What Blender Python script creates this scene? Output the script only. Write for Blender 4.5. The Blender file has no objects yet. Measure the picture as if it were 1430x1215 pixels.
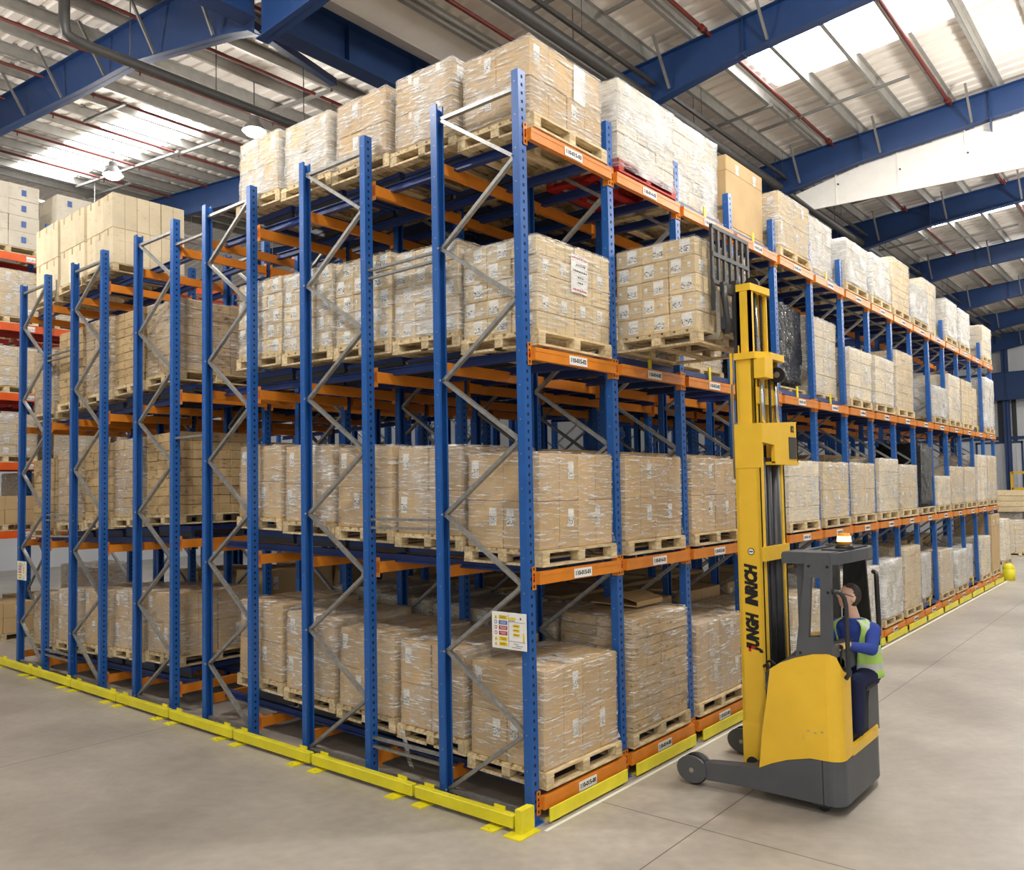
import bpy, bmesh, math, random
from mathutils import Vector, Matrix
random.seed(7)
S = bpy.context.scene
COL = S.collection
PI = math.pi

# ------------------------------------------------------------------ helpers
class MB:
    """collects shapes and links them as ONE mesh object"""
    def __init__(self):
        self.bm = bmesh.new()
    def box(self, x0, x1, y0, y1, z0, z1, mi=0, M=None, bev=0.0):
        r = bmesh.ops.create_cube(self.bm, size=1.0)
        vs = r['verts']
        T = Matrix.Translation(((x0+x1)/2, (y0+y1)/2, (z0+z1)/2)) @ Matrix.Diagonal((abs(x1-x0), abs(y1-y0), abs(z1-z0), 1))
        if M is not None: T = M @ T
        bmesh.ops.transform(self.bm, matrix=T, verts=vs)
        fs = set(f for v in vs for f in v.link_faces)
        for f in fs: f.material_index = mi
        if bev > 0:
            es = list(set(e for v in vs for e in v.link_edges))
            b = bmesh.ops.bevel(self.bm, geom=es, offset=bev, segments=1, affect='EDGES', clamp_overlap=True)
            for f in b['faces']: f.material_index = mi
        return self
    def bar(self, a, b, w, h, mi=0, up=(0, 0, 1)):
        """box bar from a to b, w across, h along up"""
        a = Vector(a); b = Vector(b); d = (b-a); L = d.length; d.normalize()
        u = Vector(up); s = d.cross(u)
        if s.length < 1e-5: s = d.cross(Vector((1, 0, 0)))
        s.normalize(); u = s.cross(d)
        M = Matrix.Translation((a+b)/2) @ Matrix((s, d, u)).transposed().to_4x4()
        return self.box(-w/2, w/2, -L/2, L/2, -h/2, h/2, mi, M)
    def cyl(self, a, b, r, r2=None, seg=16, mi=0, caps=True):
        a = Vector(a); b = Vector(b); d = b-a; L = d.length
        q = d.to_track_quat('Z', 'Y').to_matrix().to_4x4()
        res = bmesh.ops.create_cone(self.bm, cap_ends=caps, segments=seg, radius1=r, radius2=r if r2 is None else r2, depth=L,
                                    matrix=Matrix.Translation((a+b)/2) @ q)
        for f in set(f for v in res['verts'] for f in v.link_faces):
            f.material_index = mi
            f.smooth = len(f.verts) == 4
        return self
    def sphere(self, c, r, s=(1, 1, 1), mi=0, seg=16):
        res = bmesh.ops.create_uvsphere(self.bm, u_segments=seg, v_segments=max(6, seg//2), radius=r,
                                        matrix=Matrix.Translation(c) @ Matrix.Diagonal((s[0], s[1], s[2], 1)))
        for f in set(f for v in res['verts'] for f in v.link_faces): f.material_index = mi; f.smooth = True
        return self
    def prism(self, pts, axis, a, b, mi=0, smooth=False):
        """polygon pts (2D) extruded along axis from a to b. axis x: pts=(y,z); y: (x,z); z: (x,y)"""
        def P(p, t):
            return {'x': (t, p[0], p[1]), 'y': (p[0], t, p[1]), 'z': (p[0], p[1], t)}[axis]
        v0 = [self.bm.verts.new(P(p, a)) for p in pts]
        v1 = [self.bm.verts.new(P(p, b)) for p in pts]
        n = len(pts); fs = []
        fs.append(self.bm.faces.new(v0)); fs.append(self.bm.faces.new(list(reversed(v1))))
        for i in range(n):
            f = self.bm.faces.new((v0[i], v1[i], v1[(i+1) % n], v0[(i+1) % n])); f.smooth = smooth; fs.append(f)
        for f in fs: f.material_index = mi
        bmesh.ops.recalc_face_normals(self.bm, faces=fs)
        return self
    def tube(self, pts, r, seg=10, mi=0):
        pts = [Vector(p) for p in pts]; rings = []
        for i, p in enumerate(pts):
            d = (pts[min(i+1, len(pts)-1)] - pts[max(i-1, 0)]).normalized()
            q = d.to_track_quat('Z', 'Y').to_matrix()
            rings.append([self.bm.verts.new(p + q @ Vector((r*math.cos(2*PI*k/seg), r*math.sin(2*PI*k/seg), 0))) for k in range(seg)])
        fs = []
        for i in range(len(rings)-1):
            A, B = rings[i], rings[i+1]
            off = min(range(seg), key=lambda o: (A[0].co-B[o].co).length)
            for k in range(seg):
                f = self.bm.faces.new((A[k], A[(k+1) % seg], B[(k+1+off) % seg], B[(k+off) % seg])); f.smooth = True; fs.append(f)
        fs.append(self.bm.faces.new(rings[0])); fs.append(self.bm.faces.new(rings[-1]))
        for f in fs: f.material_index = mi
        bmesh.ops.recalc_face_normals(self.bm, faces=fs)
        return self
    def strip(self, path, thick, mi=0):
        """vertical wall along plan path [(x,y,zb,zt)...] given thickness to the left of travel"""
        n = len(path); L = []
        for i in range(n):
            a = Vector(path[max(i-1, 0)][:2]); b = Vector(path[min(i+1, n-1)][:2]); d = (b-a).normalized()
            nrm = Vector((-d.y, d.x)); x, y, zb, zt = path[i]
            L.append([self.bm.verts.new((x, y, zb)), self.bm.verts.new((x, y, zt)),
                      self.bm.verts.new((x+nrm.x*thick, y+nrm.y*thick, zt)), self.bm.verts.new((x+nrm.x*thick, y+nrm.y*thick, zb))])
        fs = []
        for i in range(n-1):
            for k in range(4):
                f = self.bm.faces.new((L[i][k], L[i][(k+1) % 4], L[i+1][(k+1) % 4], L[i+1][k])); fs.append(f)
        fs.append(self.bm.faces.new(L[0])); fs.append(self.bm.faces.new(L[-1]))
        for f in fs: f.material_index = mi
        bmesh.ops.recalc_face_normals(self.bm, faces=fs)
        return self
    def mesh(self, name, mats):
        me = bpy.data.meshes.new(name); self.bm.to_mesh(me); self.bm.free()
        for m in (mats if isinstance(mats, (list, tuple)) else [mats]): me.materials.append(m)
        return me
    def build(self, name, mats, parent=None, at=None, off=None):
        """off: subtract this vector (world -> local coordinates of the parent)"""
        if off is not None: bmesh.ops.translate(self.bm, vec=-Vector(off), verts=self.bm.verts)
        return link(name, self.mesh(name, mats), parent, at)

def link(name, me, parent=None, at=None, rot=None):
    o = bpy.data.objects.new(name, me); COL.objects.link(o)
    if parent is not None: o.parent = parent
    if at is not None: o.location = at
    if rot is not None: o.rotation_euler = rot
    return o
LABELS = {}
def tag(o, label, cat, group=None):
    n = len(label.split())
    if not 4 <= n <= 16: print('LABEL LENGTH', n, label)
    if label in LABELS and not group: print('DUP LABEL', label)
    LABELS[label] = LABELS.get(label, 0)+1
    o['label'] = label; o['category'] = cat
    if group: o['group'] = group
    return o
def thing(name, label, cat, loc=(0, 0, 0), rz=0.0, group=None):
    o = bpy.data.objects.new(name, None); COL.objects.link(o); o.empty_display_size = .1
    o.location = loc; o.rotation_euler = (0, 0, rz)
    if label: tag(o, label, cat, group)
    return o
def struct(o):
    o['kind'] = 'structure'; return o
KIDS = {}
def copy_tree(o, parent=None):
    c = o.copy(); COL.objects.link(c)
    if parent is not None: c.parent = parent
    for ch in o.children: copy_tree(ch, c)
    return c
ORD = ['first', 'second', 'third', 'fourth', 'fifth', 'sixth', 'seventh', 'eighth', 'ninth', 'tenth', 'eleventh', 'twelfth', 'thirteenth', 'fourteenth', 'fifteenth', 'sixteenth']
LEV = ['floor level', 'second level', 'third level', 'top level']

# ------------------------------------------------------------------ materials
def lin(r, g, b):
    f = lambda c: (c/255/12.92) if c/255 <= .04045 else ((c/255+.055)/1.055)**2.4
    return (f(r), f(g), f(b), 1)
def newmat(name):
    m = bpy.data.materials.new(name); m.use_nodes = True
    nt = m.node_tree; b = nt.nodes['Principled BSDF']
    return m, nt, b
def N(nt, t, **kw):
    n = nt.nodes.new(t)
    for k, v in kw.items():
        if k.startswith('i_'): n.inputs[k[2:].replace('_', ' ')].default_value = v
        else: setattr(n, k, v)
    return n
def L(nt, a, b): nt.links.new(a, b)
def paint(name, rgb, rough=.45, metal=0.0, var=.12, scale=6, dirt=0.0, spec=.5, bump=0.0):
    m, nt, b = newmat(name)
    tc = N(nt, 'ShaderNodeTexCoord'); no = N(nt, 'ShaderNodeTexNoise'); no.inputs['Scale'].default_value = scale; no.inputs['Detail'].default_value = 6
    L(nt, tc.outputs['Object'], no.inputs['Vector'])
    oi = N(nt, 'ShaderNodeObjectInfo')
    hv = N(nt, 'ShaderNodeHueSaturation'); hv.inputs['Color'].default_value = lin(*rgb)
    mr = N(nt, 'ShaderNodeMapRange'); mr.inputs['From Min'].default_value = .3; mr.inputs['From Max'].default_value = .7
    mr.inputs['To Min'].default_value = 1-var; mr.inputs['To Max'].default_value = 1+var
    L(nt, no.outputs['Fac'], mr.inputs['Value'])
    mr2 = N(nt, 'ShaderNodeMapRange'); mr2.inputs['To Min'].default_value = 1-var*.6; mr2.inputs['To Max'].default_value = 1+var*.6
    L(nt, oi.outputs['Random'], mr2.inputs['Value'])
    mu = N(nt, 'ShaderNodeMath', operation='MULTIPLY'); L(nt, mr.outputs[0], mu.inputs[0]); L(nt, mr2.outputs[0], mu.inputs[1])
    L(nt, mu.outputs[0], hv.inputs['Value']); L(nt, hv.outputs[0], b.inputs['Base Color'])
    b.inputs['Roughness'].default_value = rough; b.inputs['Metallic'].default_value = metal
    b.inputs['Specular IOR Level'].default_value = spec
    if bump:
        bp = N(nt, 'ShaderNodeBump'); bp.inputs['Strength'].default_value = bump; bp.inputs['Distance'].default_value = .01
        L(nt, no.outputs['Fac'], bp.inputs['Height']); L(nt, bp.outputs[0], b.inputs['Normal'])
    return m
M = {}
M['blue'] = paint('blue_paint', (34, 92, 168), .38, var=.08)
M['rafter_blue'] = paint('rafter_blue_paint', (27, 58, 106), .5, var=.06)
M['rail_blue'] = paint('rail_blue_paint', (34, 58, 118), .45)
M['slot'] = paint('slot_shadow', (14, 22, 44), .8)
M['orange'] = paint('orange_paint', (220, 132, 38), .42, var=.08)
M['redorange'] = paint('red_orange_paint', (226, 92, 30), .45)
M['redbeam'] = paint('red_paint', (170, 34, 26), .5)
M['galv'] = paint('galvanised_steel', (158, 158, 156), .42, metal=.6, var=.18, scale=20)
M['yellow'] = paint('guard_yellow', (232, 220, 40), .45, var=.08)
M['truck_yellow'] = paint('truck_yellow', (247, 200, 54), .38, var=.03)
M['truck_grey'] = paint('truck_grey', (84, 87, 92), .5, var=.08)
M['dark'] = paint('dark_steel', (52, 54, 58), .45, var=.1)
M['black'] = paint('black_rubber', (24, 24, 26), .55, var=.1)
M['chrome'] = paint('chrome_rod', (205, 208, 212), .18, metal=1.0, var=.02)
M['steel'] = paint('worn_steel', (176, 172, 164), .35, metal=.7, var=.15, scale=12)
M['white'] = paint('white_paper', (238, 238, 236), .6, var=.02)
M['ink'] = paint('black_ink', (22, 22, 24), .6, var=.02)
M['red'] = paint('red_plastic', (200, 26, 30), .45, var=.03)
M['signblue'] = paint('sign_blue', (74, 104, 168), .5, var=.03)
M['signred'] = paint('sign_red', (176, 46, 56), .5, var=.03)
M['signyellow'] = paint('sign_yellow', (240, 206, 24), .5, var=.03)
M['redpipe'] = paint('sprinkler_red', (98, 36, 27), .5)
M['pipe'] = paint('dark_pipe', (64, 62, 60), .5)
M['conduit'] = paint('conduit_grey', (120, 118, 114), .5)
M['purlin'] = paint('purlin_galvanised', (158, 156, 150), .5, metal=.3, var=.1)
M['lining'] = paint('white_lining', (226, 222, 214), .6, var=.03)
M['amber'] = paint('amber_lens', (250, 170, 40), .25, var=.02)

def wood():
    m, nt, b = newmat('pallet_wood')
    tc = N(nt, 'ShaderNodeTexCoord'); mp = N(nt, 'ShaderNodeMapping'); mp.inputs['Scale'].default_value = (3, 14, 14)
    no = N(nt, 'ShaderNodeTexNoise'); no.inputs['Scale'].default_value = 2.2; no.inputs['Detail'].default_value = 8
    oi = N(nt, 'ShaderNodeObjectInfo'); ad = N(nt, 'ShaderNodeVectorMath', operation='ADD')
    L(nt, tc.outputs['Object'], ad.inputs[0]); L(nt, oi.outputs['Random'], ad.inputs[1]); L(nt, ad.outputs[0], mp.inputs['Vector']); L(nt, mp.outputs[0], no.inputs['Vector'])
    cr = N(nt, 'ShaderNodeValToRGB'); cr.color_ramp.elements[0].color = lin(190, 160, 112); cr.color_ramp.elements[1].color = lin(238, 222, 184)
    cr.color_ramp.elements[0].position = .3; cr.color_ramp.elements[1].position = .7
    L(nt, no.outputs['Fac'], cr.inputs[0])
    hv = N(nt, 'ShaderNodeHueSaturation'); mr = N(nt, 'ShaderNodeMapRange'); mr.inputs['To Min'].default_value = .8; mr.inputs['To Max'].default_value = 1.1
    L(nt, oi.outputs['Random'], mr.inputs['Value']); L(nt, mr.outputs[0], hv.inputs['Value']); L(nt, cr.outputs[0], hv.inputs['Color'])
    L(nt, hv.outputs[0], b.inputs['Base Color']); b.inputs['Roughness'].default_value = .75
    return m
M['wood'] = wood()
def carton(name, rgb, prints=0.0):
    m, nt, b = newmat(name)
    tc = N(nt, 'ShaderNodeTexCoord'); oi = N(nt, 'ShaderNodeObjectInfo'); ad = N(nt, 'ShaderNodeVectorMath', operation='MULTIPLY_ADD')
    L(nt, oi.outputs['Random'], ad.inputs[0]); ad.inputs[1].default_value = (37, 53, 71); L(nt, tc.outputs['Object'], ad.inputs[2])
    no = N(nt, 'ShaderNodeTexNoise'); no.inputs['Scale'].default_value = 2.5; no.inputs['Detail'].default_value = 5
    L(nt, ad.outputs[0], no.inputs['Vector'])
    mr = N(nt, 'ShaderNodeMapRange'); mr.inputs['From Min'].default_value = .3; mr.inputs['From Max'].default_value = .7; mr.inputs['To Min'].default_value = .9; mr.inputs['To Max'].default_value = 1.08
    L(nt, no.outputs['Fac'], mr.inputs['Value'])
    mr2 = N(nt, 'ShaderNodeMapRange'); mr2.inputs['To Min'].default_value = .88; mr2.inputs['To Max'].default_value = 1.1
    L(nt, oi.outputs['Random'], mr2.inputs['Value'])
    mu = N(nt, 'ShaderNodeMath', operation='MULTIPLY'); L(nt, mr.outputs[0], mu.inputs[0]); L(nt, mr2.outputs[0], mu.inputs[1])
    hv = N(nt, 'ShaderNodeHueSaturation'); hv.inputs['Color'].default_value = lin(*rgb); L(nt, mu.outputs[0], hv.inputs['Value'])
    col = hv.outputs[0]
    if prints > 0:       # printed marks: small dark patches
        mp = N(nt, 'ShaderNodeMapping'); mp.inputs['Scale'].default_value = (9, 9, 26); L(nt, ad.outputs[0], mp.inputs['Vector'])
        n2 = N(nt, 'ShaderNodeTexNoise'); n2.inputs['Scale'].default_value = 1.0; n2.inputs['Detail'].default_value = 3; L(nt, mp.outputs[0], n2.inputs['Vector'])
        r2 = N(nt, 'ShaderNodeMapRange'); r2.inputs['From Min'].default_value = .6; r2.inputs['From Max'].default_value = .66; r2.inputs['To Max'].default_value = prints
        L(nt, n2.outputs['Fac'], r2.inputs['Value'])
        mx = N(nt, 'ShaderNodeMix', data_type='RGBA'); mx.inputs['B'].default_value = lin(96, 74, 50); L(nt, col, mx.inputs['A']); L(nt, r2.outputs[0], mx.inputs['Factor']); col = mx.outputs['Result']
    L(nt, col, b.inputs['Base Color']); b.inputs['Roughness'].default_value = .78; b.inputs['Specular IOR Level'].default_value = .3
    return m
M['carton'] = carton('carton_kraft', (203, 173, 128))
M['carton_pale'] = carton('carton_pale_kraft', (216, 194, 154), .25)
M['carton_print'] = carton('carton_printed_kraft', (194, 166, 122), .6)
M['carton_bright'] = carton('carton_bright_kraft', (232, 216, 184), .15)
M['carton_white'] = carton('carton_whitish', (220, 212, 196), .15)
M['tape'] = paint('parcel_tape', (196, 166, 120), .3, var=.04)
def label_mat():
    m, nt, b = newmat('printed_label')
    tc = N(nt, 'ShaderNodeTexCoord'); oi = N(nt, 'ShaderNodeObjectInfo'); ad = N(nt, 'ShaderNodeVectorMath', operation='MULTIPLY_ADD')
    L(nt, oi.outputs['Random'], ad.inputs[0]); ad.inputs[1].default_value = (11, 13, 17); L(nt, tc.outputs['Generated'], ad.inputs[2])
    mp = N(nt, 'ShaderNodeMapping'); mp.inputs['Scale'].default_value = (3.5, 3.5, 11); L(nt, ad.outputs[0], mp.inputs['Vector'])
    vo = N(nt, 'ShaderNodeTexNoise'); vo.inputs['Scale'].default_value = 1.6; vo.inputs['Detail'].default_value = 2; L(nt, mp.outputs[0], vo.inputs['Vector'])
    sx = N(nt, 'ShaderNodeSeparateXYZ'); L(nt, tc.outputs['Generated'], sx.inputs[0])
    def band(sock, lo, hi):
        a = N(nt, 'ShaderNodeMath', operation='GREATER_THAN'); a.inputs[1].default_value = lo; L(nt, sock, a.inputs[0])
        c = N(nt, 'ShaderNodeMath', operation='LESS_THAN'); c.inputs[1].default_value = hi; L(nt, sock, c.inputs[0])
        d = N(nt, 'ShaderNodeMath', operation='MULTIPLY'); L(nt, a.outputs[0], d.inputs[0]); L(nt, c.outputs[0], d.inputs[1]); return d.outputs[0]
    t = N(nt, 'ShaderNodeMath', operation='GREATER_THAN'); t.inputs[1].default_value = .54; L(nt, vo.outputs['Fac'], t.inputs[0])
    k = band(sx.outputs['Z'], .1, .55)
    mu = N(nt, 'ShaderNodeMath', operation='MULTIPLY'); L(nt, t.outputs[0], mu.inputs[0]); L(nt, k, mu.inputs[1])
    mx = N(nt, 'ShaderNodeMix', data_type='RGBA'); mx.inputs['A'].default_value = lin(236, 236, 232); mx.inputs['B'].default_value = lin(70, 70, 74)
    L(nt, mu.outputs[0], mx.inputs['Factor']); L(nt, mx.outputs['Result'], b.inputs['Base Color']); b.inputs['Roughness'].default_value = .6
    return m
M['label'] = label_mat()
def wrap(name, base, streak, rough=.22, tint=(244, 243, 240)):
    """clear stretch film: mostly see-through, glossy, milky where layers overlap"""
    m, nt, b = newmat(name)
    tc = N(nt, 'ShaderNodeTexCoord'); oi = N(nt, 'ShaderNodeObjectInfo'); ad = N(nt, 'ShaderNodeVectorMath', operation='MULTIPLY_ADD')
    L(nt, oi.outputs['Random'], ad.inputs[0]); ad.inputs[1].default_value = (31, 47, 59); L(nt, tc.outputs['Object'], ad.inputs[2])
    def streaks(rotv, sc, dist):
        mp = N(nt, 'ShaderNodeMapping'); mp.inputs['Rotation'].default_value = rotv; mp.inputs['Scale'].default_value = sc; L(nt, ad.outputs[0], mp.inputs['Vector'])
        n = N(nt, 'ShaderNodeTexNoise'); n.inputs['Scale'].default_value = 2.0; n.inputs['Detail'].default_value = 6; n.inputs['Roughness'].default_value = .6; n.inputs['Distortion'].default_value = dist; L(nt, mp.outputs[0], n.inputs['Vector']); return n
    n1 = streaks((.10, .08, 0), (3.0, 3.0, 30), .6)
    n3 = streaks((.55, .5, 0), (1.6, 1.6, 22), .4)
    n2 = N(nt, 'ShaderNodeTexNoise'); n2.inputs['Scale'].default_value = 2.6; n2.inputs['Detail'].default_value = 3; L(nt, ad.outputs[0], n2.inputs['Vector'])
    r1 = N(nt, 'ShaderNodeMapRange'); r1.inputs['From Min'].default_value = .53; r1.inputs['From Max'].default_value = .66; r1.inputs['To Max'].default_value = streak; L(nt, n1.outputs['Fac'], r1.inputs['Value'])
    r3 = N(nt, 'ShaderNodeMapRange'); r3.inputs['From Min'].default_value = .57; r3.inputs['From Max'].default_value = .66; r3.inputs['To Max'].default_value = streak*.9; L(nt, n3.outputs['Fac'], r3.inputs['Value'])
    r2 = N(nt, 'ShaderNodeMapRange'); r2.inputs['From Min'].default_value = .38; r2.inputs['From Max'].default_value = .68; r2.inputs['To Min'].default_value = base*.3; r2.inputs['To Max'].default_value = base*1.9; L(nt, n2.outputs['Fac'], r2.inputs['Value'])
    s0 = N(nt, 'ShaderNodeMath', operation='MAXIMUM'); L(nt, r1.outputs[0], s0.inputs[0]); L(nt, r3.outputs[0], s0.inputs[1])
    sm = N(nt, 'ShaderNodeMath', operation='ADD'); sm.use_clamp = True; L(nt, s0.outputs[0], sm.inputs[0]); L(nt, r2.outputs[0], sm.inputs[1])
    b.inputs['Base Color'].default_value = lin(*tint); b.inputs['Roughness'].default_value = rough; b.inputs['Specular IOR Level'].default_value = .9
    bp = N(nt, 'ShaderNodeBump'); bp.inputs['Strength'].default_value = .9; bp.inputs['Distance'].default_value = .02; L(nt, n1.outputs['Fac'], bp.inputs['Height']); L(nt, bp.outputs[0], b.inputs['Normal'])
    tr = N(nt, 'ShaderNodeBsdfTransparent'); ms = N(nt, 'ShaderNodeMixShader')
    L(nt, sm.outputs[0], ms.inputs[0]); L(nt, tr.outputs[0], ms.inputs[1]); L(nt, b.outputs[0], ms.inputs[2])
    L(nt, ms.outputs[0], nt.nodes['Material Output'].inputs['Surface'])
    return m
M['wrap'] = wrap('stretch_film', .10, .75, .16)
M['wrap_clear'] = wrap('stretch_film_clear', .04, .4, .14)
M['wrap_mid'] = wrap('stretch_film_two_layers', .2, .8, .18)
M['wrap_dense'] = wrap('stretch_film_many_layers', .42, .7)
def blackwrap():
    m, nt, b = newmat('black_film')
    tc = N(nt, 'ShaderNodeTexCoord'); mp = N(nt, 'ShaderNodeMapping'); mp.inputs['Scale'].default_value = (3, 3, 8); mp.inputs['Rotation'].default_value = (.5, .7, 0); L(nt, tc.outputs['Object'], mp.inputs['Vector'])
    n1 = N(nt, 'ShaderNodeTexNoise'); n1.inputs['Scale'].default_value = 3; n1.inputs['Detail'].default_value = 8; n1.inputs['Distortion'].default_value = 1.5; L(nt, mp.outputs[0], n1.inputs['Vector'])
    bp = N(nt, 'ShaderNodeBump'); bp.inputs['Strength'].default_value = 1.0; bp.inputs['Distance'].default_value = .08; L(nt, n1.outputs['Fac'], bp.inputs['Height']); L(nt, bp.outputs[0], b.inputs['Normal'])
    b.inputs['Base Color'].default_value = lin(20, 20, 23); b.inputs['Roughness'].default_value = .2; b.inputs['Specular IOR Level'].default_value = .5
    return m
M['blackwrap'] = blackwrap()
def concrete():
    m, nt, b = newmat('polished_concrete')
    tc = N(nt, 'ShaderNodeTexCoord')
    n1 = N(nt, 'ShaderNodeTexNoise'); n1.inputs['Scale'].default_value = .55; n1.inputs['Detail'].default_value = 9; n1.inputs['Roughness'].default_value = .62; L(nt, tc.outputs['Object'], n1.inputs['Vector'])
    n2 = N(nt, 'ShaderNodeTexNoise'); n2.inputs['Scale'].default_value = 9; n2.inputs['Detail'].default_value = 6; L(nt, tc.outputs['Object'], n2.inputs['Vector'])
    cr = N(nt, 'ShaderNodeValToRGB'); e = cr.color_ramp.elements
    e[0].position = .3; e[0].color = lin(152, 145, 135); e[1].position = .68; e[1].color = lin(194, 186, 175)
    L(nt, n1.outputs['Fac'], cr.inputs[0])
    mr = N(nt, 'ShaderNodeMapRange'); mr.inputs['From Min'].default_value = .3; mr.inputs['From Max'].default_value = .7; mr.inputs['To Min'].default_value = .93; mr.inputs['To Max'].default_value = 1.06; L(nt, n2.outputs['Fac'], mr.inputs['Value'])
    # sawn joints every 6 m both ways
    sx = N(nt, 'ShaderNodeSeparateXYZ'); L(nt, tc.outputs['Object'], sx.inputs[0])
    wob = N(nt, 'ShaderNodeMath', operation='MULTIPLY_ADD'); L(nt, n2.outputs['Fac'], wob.inputs[0]); wob.inputs[1].default_value = .02
    def joint(sock, off, per):
        a = N(nt, 'ShaderNodeMath', operation='ADD'); a.inputs[1].default_value = -off+per*50; L(nt, sock, a.inputs[0])
        md = N(nt, 'ShaderNodeMath', operation='MODULO'); md.inputs[1].default_value = per; L(nt, a.outputs[0], md.inputs[0])
        lt = N(nt, 'ShaderNodeMath', operation='LESS_THAN'); lt.inputs[1].default_value = .012; L(nt, md.outputs[0], lt.inputs[0]); return lt.outputs[0]
    j = N(nt, 'ShaderNodeMath', operation='MAXIMUM'); L(nt, joint(sx.outputs['Y'], 5.42, 6.6), j.inputs[0]); L(nt, joint(sx.outputs['X'], .75, 60.0), j.inputs[1])
    hv = N(nt, 'ShaderNodeHueSaturation'); L(nt, cr.outputs[0], hv.inputs['Color']); L(nt, mr.outputs[0], hv.inputs['Value'])
    mx = N(nt, 'ShaderNodeMix', data_type='RGBA'); L(nt, hv.outputs[0], mx.inputs['A']); mx.inputs['B'].default_value = lin(70, 64, 58)
    jf = N(nt, 'ShaderNodeMath', operation='MULTIPLY'); jf.inputs[1].default_value = .75; L(nt, j.outputs[0], jf.inputs[0])
    L(nt, jf.outputs[0], mx.inputs['Factor']); L(nt, mx.outputs['Result'], b.inputs['Base Color'])
    rr = N(nt, 'ShaderNodeMapRange'); rr.inputs['To Min'].default_value = .3; rr.inputs['To Max'].default_value = .52; L(nt, n1.outputs['Fac'], rr.inputs['Value']); L(nt, rr.outputs[0], b.inputs['Roughness'])
    b.inputs['Specular IOR Level'].default_value = .45
    return m
M['concrete'] = concrete()
M['deck'] = paint('roof_deck_white', (232, 225, 216), .55, var=.04, scale=1.2)
M['cladding'] = paint('wall_cladding_white', (222, 224, 226), .5, var=.04, scale=.8)
def emit(name, rgb, s):
    m, nt, b = newmat(name)
    b.inputs['Base Color'].default_value = lin(*rgb); b.inputs['Emission Color'].default_value = lin(*rgb); b.inputs['Emission Strength'].default_value = s
    return m
M['skylight'] = emit('skylight_daylight', (250, 252, 255), 14.0)
M['lampglow'] = emit('lamp_glow', (255, 244, 220), 30.0)
M['beaconglow'] = emit('beacon_glow', (255, 236, 180), 1.5)

def text_mesh(s, size, name, mat, shear=0.0, bold=0.0):
    cu = bpy.data.curves.new(name, 'FONT'); cu.body = s; cu.size = size; cu.shear = shear; cu.align_x = 'CENTER'; cu.align_y = 'CENTER'
    cu.extrude = .0012; cu.offset = bold; cu.resolution_u = 3
    o = bpy.data.objects.new(name, cu); COL.objects.link(o)
    dg = bpy.context.evaluated_depsgraph_get()
    me = bpy.data.meshes.new_from_object(o.evaluated_get(dg))
    bpy.data.objects.remove(o); bpy.data.curves.remove(cu)
    me.name = name; me.materials.clear(); me.materials.append(mat)
    return me
# ------------------------------------------------------------------ camera
cam = bpy.data.cameras.new('camera'); camo = bpy.data.objects.new('camera', cam); COL.objects.link(camo)
F, CX, CY = 1157.83, 721.51, 625.04
yaw, pit, rol = math.radians(50.4582), math.radians(2.8195), math.radians(-1.0946)
fw = Vector((math.cos(pit)*math.sin(yaw), math.cos(pit)*math.cos(yaw), math.sin(pit)))
rt = Vector((math.cos(yaw), -math.sin(yaw), 0)); up = rt.cross(fw)
c_, s_ = math.cos(rol), math.sin(rol)
R0 = c_*rt + s_*up; U0 = -s_*rt + c_*up
mw = Matrix((R0, U0, -fw)).transposed().to_4x4(); mw.translation = (-5.5971, -4.5297, 2.847)
camo.matrix_world = mw
cam.sensor_width = 36; cam.lens = F/1430*36; cam.shift_x = -(CX-715)/1430; cam.shift_y = (CY-607.5)/1430
cam.clip_end = 300; cam.clip_start = .05
S.camera = camo
S.view_settings.view_transform = 'Standard'; S.view_settings.look = 'None'; S.view_settings.gamma = 1; S.view_settings.exposure = 0.12
S.view_settings.use_curve_mapping = False
S.cycles.max_bounces = 8; S.cycles.transparent_max_bounces = 16; S.cycles.diffuse_bounces = 3
S.cycles.use_denoising = True

# ------------------------------------------------------------------ floor and walls
fl = MB(); fl.box(-20, 46, -22, 32, -.2, 0); struct(fl.build('floor', M['concrete']))
ln = MB(); ln.box(-.06, 21.4, -.205, -.172, 0, .0015); struct(ln.build('trim_1', M['white']))
w = MB(); w.box(44.0, 44.2, -22, 32, 0, 13.5)
for k in range(54):
    y = -22 + k
    w.box(43.97, 44.0, y, y+.06, 0, 13.5)
struct(w.build('wall_far', M['cladding']))
w = MB(); w.box(-20, 46, 31.8, 32, 0, 15)
struct(w.build('wall_left', M['cladding']))
# steel columns and sheeting rails on the far wall
for k, y in enumerate((-2.6, 3.1, 8.5, 14.5)):
    c = MB(); c.box(43.3, 43.32, y-.02, y+.02, 0, 9.5); c.box(43.2, 43.22, y-.14, y+.14, 0, 9.8); c.box(43.5, 43.52, y-.14, y+.14, 0, 9.8); c.box(43.2, 43.52, y-.012, y+.012, 0, 9.8)
    tag(c.build('steel_column', M['rafter_blue']), 'blue steel wall column, %s from the right on the far end wall' % ORD[k], 'column', 'columns on the far end wall')
g = MB(); g.box(42.9, 42.94, -14, 5.4, 6.9, 8.3); g.box(42.8, 43.04, -14, 5.4, 6.88, 6.91); g.box(42.8, 43.04, -14, 5.4, 8.28, 8.31)
for q in range(12): g.box(42.84, 43.0, -13+1.6*q, -12.98+1.6*q, 6.9, 8.3)
tag(g.build('gable_girder', M['rafter_blue']), 'very deep blue girder across the top of the far end wall', 'roof beam')
r = MB(); r.box(43.9, 43.96, 2.75, 2.95, 0, 7); r.box(43.9, 43.96, 3.3, 3.6, 0, 7); struct(r.build('trim_5', M['dark']))
r = MB(); r.box(43.85, 43.95, -20, 30, 4.9, 5.05); struct(r.build('trim_2', M['rafter_blue']))
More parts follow.
